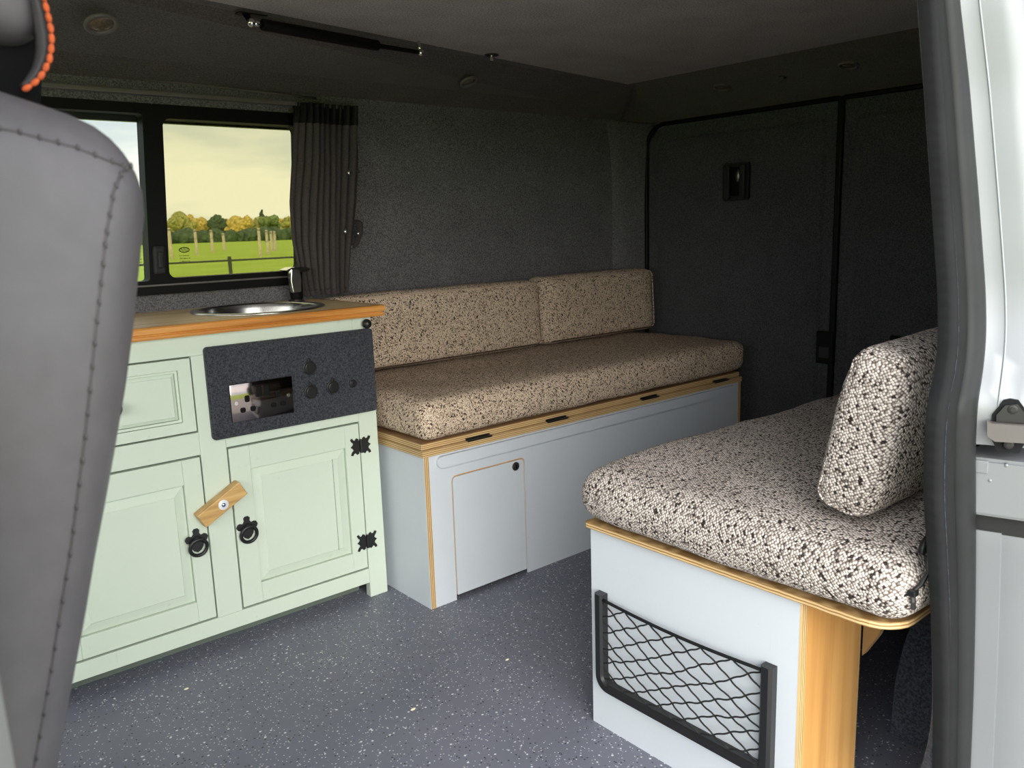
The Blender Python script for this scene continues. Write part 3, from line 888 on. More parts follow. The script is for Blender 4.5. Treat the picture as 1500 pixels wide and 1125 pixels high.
def moulding(p_dir):
    # profile: rounded nose over a smaller cove
    return [(0.0, 0.7185), (0.008, 0.7185), (0.0095, 0.7215), (0.0095, 0.7255), (0.0060, 0.7275), (0.0075, 0.7295), (0.0110, 0.7310), (0.0125, 0.7360), (0.0120, 0.7410), (0.0100, 0.7440), (0.0070, 0.7452), (0.0, 0.7452)]
bm = B()
prof = moulding(0)
rows = []
for (x, y, sx, sy) in ((WX_0, ys[-1], -1, 0), (WX_0, 0, -1, -1), (WX_1, 0, 1, -1), (WX_1, ys[-1], 1, 0)):
    bx_ = (WX_0 + 0.012) if sx < 0 else (WX_1 - 0.012)
    by_ = ys[0] if sy else ys[-1]
    rows.append([Vector((bx_ + sx * d, by_ + sy * d, z)) for (d, z) in prof])
G = sheet(bm, rows)
bm.faces.new(G[0]); bm.faces.new(G[-1][::-1])
obj('edge_moulding', bm, 'pine_edge', wt, smooth=25)

# sink
sk = thing('sink', (SC.x, SC.y, SC.z), 'round stainless steel sink set into the pine worktop', 'sink')
bm = B()
lathe(bm, [(SR - 0.020, -0.0005), (SR, 0.0002), (SR + 0.001, 0.0018), (SR - 0.002, 0.0042), (SR - 0.012, 0.0046), (SR - 0.020, 0.0020), (SR - 0.021, -0.001)], SC, 64)
bm.faces.ensure_lookup_table()
bmesh.ops.delete(bm, geom=[f for f in bm.faces if len(f.verts) > 6], context='FACES_ONLY')
obj('rim', bm, 'steel', sk, smooth=True)
bm = B()
lathe(bm, [(SR - 0.0205, 0.0015), (SR - 0.024, -0.008), (SR - 0.028, -0.06), (SR - 0.040, -0.100), (SR - 0.066, -0.118), (0.03, -0.124), (0.02, -0.128)], SC, 64)
obj('basin', bm, 'steel', sk, smooth=True)
bm = B(); lathe(bm, [(0.026, 0.003), (0.022, 0.006), (0.012, 0.002), (0.004, 0.004)], SC + Vector((0, 0, -0.127)), 28)
obj('drain', bm, 'chrome', sk, smooth=True)

# folding tap
fx, fy, fz = 0.972, 2.050, 0.745
fa = thing('tap', (fx, fy, fz), 'small chrome and black folding tap beside the sink', 'tap')
bm = B(); cyl(bm, (fx, fy, fz), (0, 0, 1), 0.024, 0.006, 28, 0.021); obj('base_plate', bm, 'chrome', fa, smooth=35)
bm = B(); cyl(bm, (fx + 0.004, fy, fz + 0.006), (0, 0, 1), 0.0165, 0.072, 24, 0.019, bev=0.002); obj('column', bm, 'frame_black', fa, smooth=35)
bm = B()   # spout folded down in front of the column
pts = [(-0.011, 0.0), (0.013, 0.0), (0.0145, 0.030), (0.0145, 0.054), (0.008, 0.060), (-0.011, 0.060), (-0.0145, 0.030)]
prism(bm, [(fx - 0.010 + a, fz + 0.026 + b) for a, b in pts], 1, fy - 0.034, fy - 0.016)
bmesh.ops.bevel(bm, geom=bm.edges[:], offset=0.002, segments=2, affect='EDGES')
obj('spout', bm, 'steel', fa, smooth=35)
bm = B()
prism(bm, [(fx - 0.034, fz + 0.084), (fx - 0.020, fz + 0.080), (fx + 0.026, fz + 0.078), (fx + 0.036, fz + 0.084), (fx + 0.022, fz + 0.090), (fx - 0.016, fz + 0.091)], 1, fy - 0.030, fy + 0.016)
bmesh.ops.bevel(bm, geom=bm.edges[:], offset=0.0015, segments=2, affect='EDGES')
obj('lever', bm, 'chrome', fa, smooth=35)

# ------------------------------------------------------------------ carpeted socket board on the cabinet
PX0, PX1, PZ0, PZ1 = 0.612, 1.022, 0.486, 0.690
PY = YC - 0.014
pb = thing('socket_board', ((PX0 + PX1) / 2, YC, PZ0), 'dark grey carpet-covered socket board fixed to the cabinet front', 'socket board')
bm = B(); prism(bm, rrect(PX0, PX1, PZ0, PZ1, 0.008, 4), 1, PY, YC - 0.0006)
es = [e for e in bm.edges if all(abs(v_.co.y - PY) < 1e-5 for v_ in e.verts)]
bmesh.ops.bevel(bm, geom=es, offset=0.004, segments=3, affect='EDGES')
obj('board', bm, 'panel_carpet', pb, smooth=35)
sx0, sx1, sz0, sz1 = 0.654, 0.800, 0.519, 0.604
bm = B(); box(bm, sx0, sx1, PY - 0.006, PY - 0.0008, sz0, sz1, 0.0022)
sp_ = obj('socket_plate', bm, 'mirror_nickel', pb, smooth=35, label='mirror nickel double mains socket plate')
ps = PY - 0.006
def rr_part(name, x0, x1, z0, z1, d0, d1, mat, r=0.0015):
    bm = B(); prism(bm, rrect(x0, x1, z0, z1, r, 3), 1, d0, d1); return obj(name, bm, mat, sp_)
for cx in (sx0 + 0.037, sx1 - 0.037):
    rr_part('pin_slot', cx - 0.0055, cx + 0.0055, sz0 + 0.042, sz0 + 0.057, ps - 0.0012, ps + 0.001, 'frame_black', 0.0035)
    rr_part('pin_slot', cx - 0.0175, cx - 0.0055, sz0 + 0.020, sz0 + 0.031, ps - 0.0012, ps + 0.001, 'frame_black', 0.0035)
    rr_part('pin_slot', cx + 0.0055, cx + 0.0175, sz0 + 0.020, sz0 + 0.031, ps - 0.0012, ps + 0.001, 'frame_black', 0.0035)
mid_ = (sx0 + sx1) / 2
for cx in (mid_ - 0.0085, mid_ + 0.0085):
    bm = B(); box(bm, cx - 0.007, cx + 0.007, ps - 0.0045, ps + 0.001, sz0 + 0.050, sz0 + 0.074, 0.0015)
    obj('rocker_switch', bm, 'frame_black', sp_)
for cx in (sx0 + 0.012, sx1 - 0.012):
    bm = B(); cyl(bm, (cx, ps + 0.0005, sz0 + 0.0425), (0, -1, 0), 0.0042, 0.0014, 16); obj('screw', bm, 'chrome', sp_)
def cap(x, z, r, lug):
    bm = B()
    cyl(bm, (x, PY - 0.0006, z), (0, -1, 0), r, 0.004, 28, bev=0.001)
    cyl(bm, (x, PY - 0.0045, z), (0, -1, r * 0.0), r * 0.76, 0.0035, 28, bev=0.001)
    if lug: box(bm, x - 0.0035, x + 0.0035, PY - 0.006, PY - 0.001, z + r * 0.85, z + r + 0.005, 0.001)
    return obj('outlet_cap' if lug else 'push_button', bm, 'black_plastic', pb)
cap(0.8465, 0.616, 0.0165, True); cap(0.8455, 0.560, 0.0165, True); cap(0.9025, 0.5625, 0.0160, True); cap(0.956, 0.563, 0.0095, False)

# ================================================================== FAR BENCH (along the window wall)
YB0 = 1.591
BX0, BX1 = 1.047, 2.318
fb = thing('storage_bench', ((BX0 + BX1) / 2, 1.85, 0.0), 'long pale grey plywood storage bench along the far wall, with hatch and hinged lid', 'bench')
obj('end_panel', bx(BX0, BX0 + 0.0145, YB0 + 0.0002, 2.115, 0.0, 0.388), ['grey_panel'], fb)
obj('end_panel_edge', bx(BX0 + 0.0006, BX0 + 0.0142, YB0 - 0.0006, YB0 + 0.0002, 0.0, 0.388), 'ply_edge_x', fb, label='layered bare plywood edge')
HX0, HX1, HZ1 = 1.125, 1.364, 0.325
# front panel: one board with an opening for the hatch
bm = B()
x0, x1 = BX0 + 0.0146, BX1
arch = []
for k in range(6):
    a = pi / 2 * k / 5
    arch.append((HX0 + 0.014 - 0.014 * cos(a), HZ1 - 0.014 + 0.014 * sin(a)))
for k in range(6):
    a = pi / 2 * k / 5
    arch.append((HX1 - 0.014 + 0.014 * sin(a), HZ1 - 0.014 + 0.014 * cos(a)))
pts = [(x0, 0.0), (HX0, 0.0)] + arch + [(HX1, 0.0), (x1, 0.0), (x1, 0.388), (x0, 0.388)]
prism(bm, pts, 1, YB0, YB0 + 0.0040)
obj('front_panel', bm, 'grey_panel', fb)
obj('hatch_frame', bx(HX0 - 0.01, HX1 + 0.01, YB0 + 0.0041, YB0 + 0.020, 0.013, HZ1 + 0.01), 'birch_face', fb)
gp = 0.0042
bm = B(); prism(bm, rrect(HX0 + gp, HX1 - gp, 0.012, HZ1 - gp, 0, 5, (0.001, 0.001, 0.011, 0.011)), 1, YB0 + 0.0003, YB0 + 0.0040)
ha = obj('hatch', bm, 'grey_panel', fb)
bm = B(); c = (1.332, YB0 + 0.0004, 0.306)
cyl(bm, c, (0, -1, 0), 0.0115, 0.003, 24, bev=0.0008); cyl(bm, (c[0], c[1] - 0.003, c[2]), (0, -1, 0), 0.0070, 0.0018, 20)
obj('lock', bm, 'dark_steel', ha, smooth=35)
bm = B(); box(bm, c[0] - 0.0012, c[0] + 0.0012, c[1] - 0.0056, c[1] - 0.0048, c[2] - 0.005, c[2] + 0.005); obj('keyhole', bm, 'frame_black', ha)
# long routed grip strip near the top
bm = B(); prism(bm, rrect(1.082, 2.292, 0.354, 0.383, 0.0144, 6), 1, YB0 - 0.0100, YB0 - 0.0002)
es = [e for e in bm.edges if all(v_.co.y < YB0 - 0.0095 for v_ in e.verts)]
bmesh.ops.bevel(bm, geom=es, offset=0.0012, segments=2, affect='EDGES')
obj('grip_strip', bm, 'grey_panel', fb)
# end cheek at the rear
obj('end_panel', bx(BX1, BX1 + 0.012, YB0 + 0.004, 2.115, 0.0, 0.388), 'grey_panel', fb)
obj('end_panel_edge', bx(BX1 + 0.0005, BX1 + 0.0118, YB0 - 0.002, YB0 + 0.004, 0.0, 0.388), 'ply_edge_x', fb)
# two plywood layers of the lid
obj('top_frame', bx(BX0 - 0.004, BX1 + 0.014, YB0 - 0.004, 2.115, 0.3882, 0.4040), ['ply_edge_z'], fb)
bm = B(); box(bm, BX0 - 0.001, BX1 + 0.010, YB0 + 0.004, 2.10, 0.4052, 0.4205, 0.0008, 1)
obj('lid', bm, ['lid_ply', 'ply_edge_z'], fb)
lid = [o for o in COL.objects if o.name.startswith('lid')][0]
for p in lid.data.polygons:
    p.material_index = 0 if p.normal.z > 0.7 else 1
bm = B(); c_ = 1.214
box(bm, c_ - 0.038, c_ + 0.038, YB0 - 0.0055, YB0 + 0.003, 0.4035, 0.4058)
box(bm, c_ - 0.038, c_ + 0.038, YB0 + 0.0020, YB0 + 0.0038, 0.4058, 0.4110)
cyl(bm, (c_ - 0.038, YB0 - 0.0058, 0.4046), (1, 0, 0), 0.0028, 0.076, 10)
hg = obj('hinge', bm, 'dark_steel', fb)
for dx in (0.269, 0.650, 1.005): part_copy(hg, fb, (dx, 0, 0))

# cushions on the far bench
def droop(k):
    def f(q): return q
    return f
bm = cushion_bm((0.652, 0.268, 0.050), 0.030, (0.006, 0.006, 0.009), (44, 20, 3), 0.004, 1, M=Matrix.Translation((1.704, 1.856, 0.4720)))
sc_ = obj('seat_cushion', bm, 'tweed_tan', smooth=True, label='long brown tweed seat cushion lying on the storage bench', cat='cushion')
def back_cushion(x0, x1, z1, seed, label):
    z0 = 0.532
    h = ((x1 - x0) / 2, 0.052, (z1 - z0) / 2)
    M = Matrix.Translation(((x0 + x1) / 2, 2.040, (z0 + z1) / 2)) @ Matrix.Rotation(radians(-3), 4, 'X')
    bm = cushion_bm(h, 0.030, (0.003, 0.010, 0.003), (26, 3, 10), 0.003, seed, M=M)
    o = obj('back_cushion', bm, 'tweed_tan', smooth=True, label=label, cat='cushion', group='tweed back cushions on the far bench')
    # sewn seam along the front edge
    bm = B()
    pts = [M @ Vector((p[0], -0.0505, p[1])) for p in rrect(-h[0] + 0.009, h[0] - 0.009, -h[2] + 0.009, h[2] - 0.009, 0.020, 5)]
    tube(bm, pts, 0.0024, 6, closed=True); box_uv(bm)
    obj('seam', bm, 'tweed_tan', o, smooth=True)
back_cushion(1.050, 1.803, 0.748, 2, 'longer brown tweed back cushion, next to the worktop')
back_cushion(1.815, 2.362, 0.756, 3, 'shorter brown tweed back cushion, next to the rear door')

# ================================================================== NEAR BENCH
NX = 1.005
NYA, NYB = 0.575, 0.995
NX1 = 2.34
nb = thing('storage_bench', (1.6, 0.78, 0.0), 'pale grey box bench with plywood side beside the sliding door, net pocket on its end', 'bench')
obj('end_panel', bx(NX, NX + 0.0135, NYA + 0.004, NYB, 0.0, 0.388), 'grey_panel', nb)
obj('end_panel_edge', bx(NX - 0.0002, NX + 0.0135, NYA, NYA + 0.0040, 0.0, 0.388), 'ply_edge_x', nb, label='layered bare plywood edge')
obj('side_panel', bx(NX + 0.0137, 1.178, NYA + 0.0008, NYA + 0.018, 0.0, 0.388), 'birch_face', nb, label='bare varnished plywood side')
obj('side_panel', bx(NX + 0.0137, NX1, NYB - 0.0135, NYB - 0.0004, 0.0, 0.388), 'grey_panel', nb)
bm = B(); prism(bm, [(NYA + 0.002, 0.387), (NYA - 0.048, 0.387), (NYA - 0.044, 0.34), (NYA - 0.020, 0.27), (NYA + 0.002, 0.23)], 0, 1.192, 1.210)
obj('bracket', bm, 'ply_edge_x', nb)
bm = B(); box(bm, 1.178, 1.190, NYA + 0.004, NYA + 0.3, 0.0, 0.388); obj('cross_rib', bm, 'ply_edge_x', nb)
# top board overhanging towards the door, outer corner rounded
bm = B()
prism(bm, rrect(NX - 0.012, NX1, 0.437, NYB + 0.004, 0, 6, (0.05, 0.01, 0.01, 0.006)), 2, 0.3882, 0.3985)
obj('top_board', bm, ['ply_edge_z'], nb)
# seat cushion of the near bench
def seat_shape(q):
    x, y, z = q
    # front edge sags a little over the board; near corner drops
    f = max(0, (-x - 0.50) / 0.18)
    return (x, y, z - 0.006 * f ** 2 * (z + 0.051) / 0.102)
bm = cushion_bm((0.692, 0.300, 0.051), 0.046, (0.004, 0.004, 0.006), (50, 24, 2), 0.005, 4, shape=seat_shape, M=Matrix.Translation((NX - 0.028 + 0.692, 0.716, 0.4505)))
ns = obj('seat_cushion', bm, 'tweed_grey', smooth=True, label='grey tweed seat cushion with black zip on the net-pocket bench', cat='cushion')
# seam around the boxing, just below the top face
bm = B()
sp = []
for p in rrect(NX - 0.018 + 0.0, NX - 0.022 + 1.374, 0.420, 1.008, 0.046, 6):
    sp.append((p[0], p[1], 0.476 - (0.004 if p[0] < NX + 0.1 else 0)))
tube(bm, sp, 0.0022, 6, closed=True); box_uv(bm)
obj('seam', bm, 'tweed_grey', ns, smooth=True)
# zip in the near corner
zp = [(1316, 874), (1336, 868), (1350, 855), (1360, 838), (1358, 815)]
bm = B()
Z3 = []
for (u, v_) in zp:
    p = hit(u, v_, (NX - 0.012, 0.43, 0.45), (-0.82, -0.57, 0))
    Z3.append(p)
tube(bm, Z3, 0.0032, 6)
obj('zip', bm, 'black_plastic', ns, smooth=True)
bm = B(); a = Z3[1]
tube(bm, [a + Vector((-0.002, -0.002, 0)), a + Vector((-0.004, -0.004, -0.010)), a + Vector((-0.003, -0.004, -0.020))], 0.003, 6)
box(bm, a.x - 0.008, a.x + 0.004, a.y - 0.007, a.y + 0.003, a.z - 0.003, a.z + 0.005, 0.001)
obj('zip_pull', bm, 'black_plastic', ns)
# loose zip tape / strap at the cushion back
bm = B()
pts = [hit(u, v_, (0, 0.425, 0), (0, 1, 0)) for (u, v_) in ((1349, 812), (1354, 796), (1362, 786))]
tube(bm, pts, 0.005, 6)
obj('strap', bm, 'black_plastic', ns, smooth=True)

# leaning back cushion
hP = (0.30, 0.046, 0.120)
MP = Matrix.Translation((1.038 + 0.30, 0.524, 0.631)) @ Matrix.Rotation(radians(13.0), 4, 'X')
def pil(q):
    x, y, z = q
    k = 1 - 0.32 * max(0, (abs(z) / 0.12) - 0.45)
    return (x, y * k, z)
bm = cushion_bm(hP, 0.026, (0.004, 0.008, 0.003), (24, 3, 10), 0.004, 5, shape=pil, M=MP)
o = obj('back_cushion', bm, 'tweed_grey', smooth=True, label='upright grey tweed pillow leaning on the net-pocket bench cushion', cat='cushion')
bm = B()
pts = [MP @ Vector((-0.296, p[0], p[1])) for p in rrect(-0.034, 0.034, -0.112, 0.112, 0.02, 4)]
tube(bm, pts, 0.002, 6, closed=True); box_uv(bm)
obj('seam', bm, 'tweed_grey', o, smooth=True)

# ------------------------------------------------------------------ net pocket on the bench end
NP0, NP1 = 0.6120, 0.9740       # y of the two uprights' outer sides
NZ0, NZ1 = 0.083, 0.271
npk = thing('net_pocket', (NX, (NP0 + NP1) / 2, NZ0), 'black net storage pocket screwed to the end of the grey bench', 'net pocket')
bm = B()
# U-shaped plastic frame: uprights and bottom bar with rounded corners
path_o = [(NP1, NZ1)] + [(NP1 - 0.03 + 0.03 * cos(a), NZ0 + 0.03 - 0.03 * sin(a)) for a in [pi / 2 * k / 6 for k in range(7)]] + \
         [(NP0 + 0.022 - 0.022 * sin(a), NZ0 + 0.022 - 0.022 * cos(a)) for a in [pi / 2 * k / 6 for k in range(7)]] + [(NP0, NZ1)]
wd = 0.0195
path_i = [(NP1 - wd, NZ1)] + [(NP1 - wd - 0.016 + 0.016 * cos(a), NZ0 + wd + 0.016 - 0.016 * sin(a)) for a in [pi / 2 * k / 6 for k in range(7)]] + \
         [(NP0 + wd + 0.010 - 0.010 * sin(a), NZ0 + wd + 0.010 - 0.010 * cos(a)) for a in [pi / 2 * k / 6 for k in range(7)]] + [(NP0 + wd, NZ1)]
xa, xb = NX - 0.018, NX - 0.0004
rows = []
for (po, pi_) in zip(path_o, path_i):
    po, pi_ = Vector(po), Vector(pi_); e = (pi_ - po)
    rows.append([Vector((xb, *po)), Vector((xa + 0.005, *po)), Vector((xa, *(po + e * 0.22))), Vector((xa, *(po + e * 0.80))), Vector((xa + 0.004, *pi_)), Vector((xb, *pi_))])
G = sheet(bm, rows); bm.faces.new(G[0]); bm.faces.new(G[-1][::-1])
obj('frame', bm, 'black_plastic', npk, smooth=30)
# elastic cord along the top
yi1, yi0 = NP1 - wd + 0.004, NP0 + wd - 0.004
zc1 = NZ1 - 0.010
xn = NX - 0.012
def sag(s): return -0.004 * sin(pi * s)
cord = [Vector((xn - 0.004 * sin(pi * s), yi1 + (yi0 - yi1) * s, zc1 + sag(s) + 0.001)) for s in [k / 24 for k in range(25)]]
bm = B(); tube(bm, cord, 0.0028, 8)
obj('elastic_cord', bm, 'rubber', npk, smooth=True)
# diamond mesh: two families of zig-zag cords
bm = B()
NCOL, NROW = 6, 5
zb = NZ0 + wd + 0.004
def node(i, j):
    """i: half-columns 0..2*NCOL, j: half-rows 0..2*NROW"""
    s = i / (2 * NCOL); t_ = j / (2 * NROW)
    y = yi1 + (yi0 - yi1) * s
    zt = zc1 + sag(s)
    z = zt + (zb - zt) * t_
    rnd = noise.noise_vector(Vector((i * 0.37, j * 0.53, 2.2)))
    amp = 0.0055 * (1 if 0 < i < 2 * NCOL and 0 < j < 2 * NROW else 0.2)
    bulge = 0.007 * sin(pi * s) * (0.4 + 0.6 * t_)
    return Vector((min(xn - bulge + rnd.x * 0.003, NX - 0.004), y + rnd.y * amp, z + rnd.z * amp - 0.004 * sin(pi * t_)))
def strand(a, b, sgn):
    p = []
    mid = (a + b) / 2
    for k in range(6):
        q = k / 5
        e = a.lerp(b, q)
        e.z -= 0.0011 * sin(2 * pi * q) * sgn
        e.x -= 0.0008 * sin(pi * q)
        p.append(e)
    tube(bm, p, 0.0015, 5)
for i in range(2 * NCOL):
    for j in range(2 * NROW):
        if (i + j) % 2 == 0: strand(node(i, j), node(i + 1, j + 1), 1)
        else: strand(node(i, j + 1), node(i + 1, j), -1)
# knots
for i in range(1, 2 * NCOL):
    for j in range(0, 2 * NROW + 1):
        if (i + j) % 2 == 0: ball(bm, node(i, j), 0.0021, 1, 1, 1, 6, 4)
obj('net', bm, 'net_cord', npk, smooth=True)

# ================================================================== DOOR SEAL AND SILVER REAR PILLAR
def skirt_hit(u, v):
    p = at_y(u, v, 0.39)
    if p.z > 0.70: p = hit(u, v, (0, 0.39, 0.70), (0, 1, -0.12))
    return p
IN = [(1341, -200), (1357, -60), (1360, 0), (1369, 130), (1380, 300), (1388, 430), (1389, 500), (1383, 550), (1372, 592), (1368, 650), (1366, 720), (1371, 800), (1376, 880), (1380, 1000), (1379, 1125), (1377, 1200)]
OUT = [(1366, -200), (1386, -60), (1390, 0), (1406, 130), (1421, 300), (1431, 430), (1432, 490), (1427, 545), (1419, 592), (1417, 650), (1418, 720), (1418, 800), (1417, 880), (1414, 1000), (1409, 1125), (1406, 1200)]
def interp(tab, v):
    for (a, b) in zip(tab, tab[1:]):
        if v <= b[1]:
            t_ = (v - a[1]) / (b[1] - a[1]); return a[0] + (b[0] - a[0]) * t_
    return tab[-1][0]
def smooth_interp(tab, v, w=22):
    return sum(interp(tab, v + w * k) for k in (-1, -0.5, 0, 0.5, 1)) / 5
NST = 290
st_in, st_out = [], []
for k in range(NST + 1):
    v_ = -200 + 1400 * k / NST
    st_in.append(skirt_hit(smooth_interp(IN, v_), v_)); st_out.append(skirt_hit(smooth_interp(OUT, v_), v_))
seal = thing('door_seal', (1.12, 0.42, 0.0), 'black rubber seal running down the rear edge of the sliding door opening', 'seal')
def seal_rows(prof, rib=0.0):
    rows = []
    for k in range(NST + 1):
        a, b = st_in[k], st_out[k]
        w = b - a
        tg = (st_in[min(k + 1, NST)] - st_in[max(k - 1, 0)]).normalized()
        nn = w.cross(tg).normalized()
        if nn.dot(CAM - a) < 0: nn = -nn
        j = rib if k % 4 < 2 else 0.0
        rows.append([a + w * (s + (j if q == 1 else 0)) + nn * h for q, (s, h) in enumerate(prof)])
    return rows
bm = B(); sheet(bm, seal_rows([(0.02, -0.012), (0.0, 0.000), (0.03, 0.005), (0.10, 0.0065), (0.16, 0.0045), (0.22, 0.0072), (0.40, 0.0080), (0.46, 0.0050), (0.47, -0.010)], -0.012))
obj('clip_strip', bm, 'rubber', seal, smooth=50)
bm = B(); sheet(bm, seal_rows([(0.46, -0.010)] + [(0.72 - 0.27 * cos(a), 0.004 + 0.0125 * sin(a)) for a in [pi * k / 9 for k in range(10)]] + [(1.02, -0.010)]))
obj('bulb', bm, 'rubber_bulb', seal, smooth=True)
# carpeted return behind the seal, flaring at the foot into the wheel arch
bm = B(); rows = []
for k in range(0, NST + 1, 5):
    a = st_in[k]
    fl = max(0, (0.30 - a.z) / 0.30)
    fl = fl * fl
    w_ = (st_out[k] - a)
    a2 = a + w_ * 0.14
    rows.append([a2 + Vector((0.004, -0.006, 0)), a2 + Vector((-0.002 - 0.02 * fl, 0.006 + 0.03 * fl, 0)), a2 + Vector((0.004 - 0.02 * fl, 0.018 + 0.09 * fl, 0)), a2 + Vector((0.06, 0.016 + 0.12 * fl, 0)), Vector((1.30, max(YN - 0.004, a.y + 0.008), a.z))])
sheet(bm, rows)
obj('wall_near_return', bm, 'arch_carpet', smooth=True, kind='structure')

# body-coloured pillar next to the seal
def pillar_rows(z0, z1, offs, step=4):
    rows = []
    for k in range(0, NST + 1, step):
        b = st_out[k]
        if z0 - 1e-6 <= b.z <= z1 + 1e-6:
            rows.append([b + Vector((dx, dy, 0)) for dx, dy in offs])
    return rows
pil_ = thing('wall_rear_jamb', (1.15, 0.38, 0.0), None, None, kind='structure')
offU = [(0.004, 0.012), (-0.002, -0.001), (0.008, -0.016), (0.012, -0.0275), (0.0135, -0.0285), (0.0195, -0.046), (0.026, -0.060), (0.034, -0.066), (0.052, -0.070), (1.46, -0.078)]
bm = B(); sheet(bm, pillar_rows(0.635, 1.4, offU))
obj('upper_jamb', bm, 'silver_paint', pil_, smooth=35)
# sealant bead along the fold
bm = B()
tube(bm, [r_[3] + Vector((-0.0005, -0.0005, 0)) for r_ in pillar_rows(0.655, 1.4, offU)], 0.0012, 6)
obj('sealant_bead', bm, 'sealant', pil_, smooth=True)
ref = min(st_out, key=lambda p: abs(p.z - 0.60))
offB = [(0.006, 0.012), (-0.004, 0.001), (-0.010, -0.004), (0.010, -0.075), (0.03, -0.085), (1.46, -0.088)]
def bracket_block(z0, z1, offs, name, mat, bev=0.002):
    bm = B()
    P = [(ref.x + a, ref.y + b) for a, b in offs] + [(ref.x + 1.46, ref.y + 0.01)]
    prism(bm, P, 2, z0, z1)
    if bev:
        es = [e for e in bm.edges if abs(e.verts[0].co.z - e.verts[1].co.z) < 1e-6]
        bmesh.ops.bevel(bm, geom=es, offset=bev, segments=2, affect='EDGES')
    return obj(name, bm, mat, pil_)
zt = skirt_hit(1425, 664).z; zb_ = skirt_hit(1425, 742).z; zs_ = skirt_hit(1425, 768).z
bracket_block(zb_, zt, offB, 'lock_panel', 'silver_paint', 0.004)
bracket_block(zs_ - 0.002, zb_ + 0.001, [(0.02, 0.012), (0.012, 0.0), (0.012, -0.004), (0.030, -0.075), (0.06, -0.080), (1.45, -0.082)], 'rail_slot', 'black_matte', 0)
low = [(0.006, 0.012), (-0.002, 0.001), (-0.006, -0.006), (0.004, -0.036), (0.0065, -0.0365), (0.0125, -0.062), (0.022, -0.078), (0.04, -0.084), (1.46, -0.088)]
bm = B(); rws = pillar_rows(-0.08, zs_, low, 3)
if rws:
    top = [Vector((p.x, p.y, zs_)) for p in rws[0]]
    back = [p + Vector((0.03 if i < 6 else 0.0, 0.012, 0.0)) for i, p in enumerate(top)]
    rws = [back, top] + rws + [[Vector((p.x, p.y, -0.08)) for p in rws[-1]]]
sheet(bm, rws)
obj('lower_jamb', bm, 'silver_paint', pil_, smooth=35)
# small pressed details on the lock panel
def jamb_frame(dx, dy):
    nrm = Vector((-0.963, -0.271, 0))
    return ref + Vector((dx, dy, 0)), nrm
fo_p = Vector((ref.x - 0.010, ref.y - 0.004, 0)); fo_t = Vector((0.020, -0.071, 0)).normalized(); fo_n = Vector((fo_t.y, -fo_t.x, 0))
if fo_n.dot(CAM - fo_p) < 0: fo_n = -fo_n
def local(u, v, lift=0.0):
    return hit(u, v, fo_p + fo_n * lift, fo_n)
def local_box(bm, u0, v0, u1, v1, d0, d1, bev=0.001):
    a = local(u0, v0); b = local(u1, v1)
    s0 = (a - fo_p).dot(fo_t); s1 = (b - fo_p).dot(fo_t)
    M = Matrix(((fo_t.x, fo_n.x, 0, fo_p.x), (fo_t.y, fo_n.y, 0, fo_p.y), (0, 0, 1, 0), (0, 0, 0, 1)))
    box(bm, min(s0, s1), max(s0, s1), d0, d1, min(a.z, b.z), max(a.z, b.z), bev, 2, M)
    return bm
bm = B(); local_box(bm, 1424, 673, 1447, 694, -0.002, 0.0015, 0.001); obj('pressed_boss', bm, 'silver_paint', pil_)
for (u, v) in ((1474, 682), (1450, 704)):
    bm = B(); c = local(u, v); cyl(bm, c - fo_n * 0.001, fo_n, 0.0030, 0.0018, 14, 0.0016); obj('dimple', bm, 'silver_paint', pil_, smooth=True)
# striker / door guide bolted to the jamb
ref2 = max((p for p in st_out if 0.63 < p.z < 0.73), key=lambda p: -p.x)
UJ = Vector((ref2.x + 0.008, ref2.y - 0.016, 0)); ut = (Vector((0.026, -0.060, 0)) - Vector((0.008, -0.016, 0))).normalized(); un = Vector((ut.y, -ut.x, 0))
if un.dot(CAM - UJ) < 0: un = -un
def uj(u, v, lift=0.0): return hit(u, v, UJ + un * lift, un)
def uj_outline(pix, d0, d1):
    bm = B()
    A = [bm.verts.new(uj(u, v) + un * d0) for u, v in pix]; C = [bm.verts.new(uj(u, v) + un * d1) for u, v in pix]
    n = len(pix)
    bm.faces.new(A); bm.faces.new(C[::-1])
    for i in range(n): bm.faces.new((A[i], A[(i + 1) % n], C[(i + 1) % n], C[i]))
    return bm
st_c = uj(1478, 625)
stk = thing('door_striker', st_c, 'black door striker wedge bolted to the silver pillar', 'striker')
obj('back_plate', uj_outline([(1453, 607), (1470, 586), (1480, 584), (1492, 586), (1506, 604), (1506, 642), (1492, 662), (1462, 662), (1451, 640)], -0.004, 0.004), 'rubber', stk)
obj('upper_boss', uj_outline([(1459, 606), (1472, 592), (1490, 590), (1502, 606), (1502, 618), (1459, 616)], 0.004, 0.008), 'black_plastic', stk)
obj('wedge', uj_outline([(1445, 613), (1452, 616), (1508, 620), (1508, 645), (1456, 642), (1445, 634)], 0.004, 0.017), 'rail_grey', stk)
for (u, v) in ((1483, 598), (1477, 649)):
    bm = B(); c = uj(u, v) + un * 0.006
    cyl(bm, c, un, 0.0055, 0.003, 20, bev=0.0008); cyl(bm, c + un * 0.003, un, 0.003, 0.001, 6)
    obj('bolt', bm, 'black_iron', stk, smooth=30)

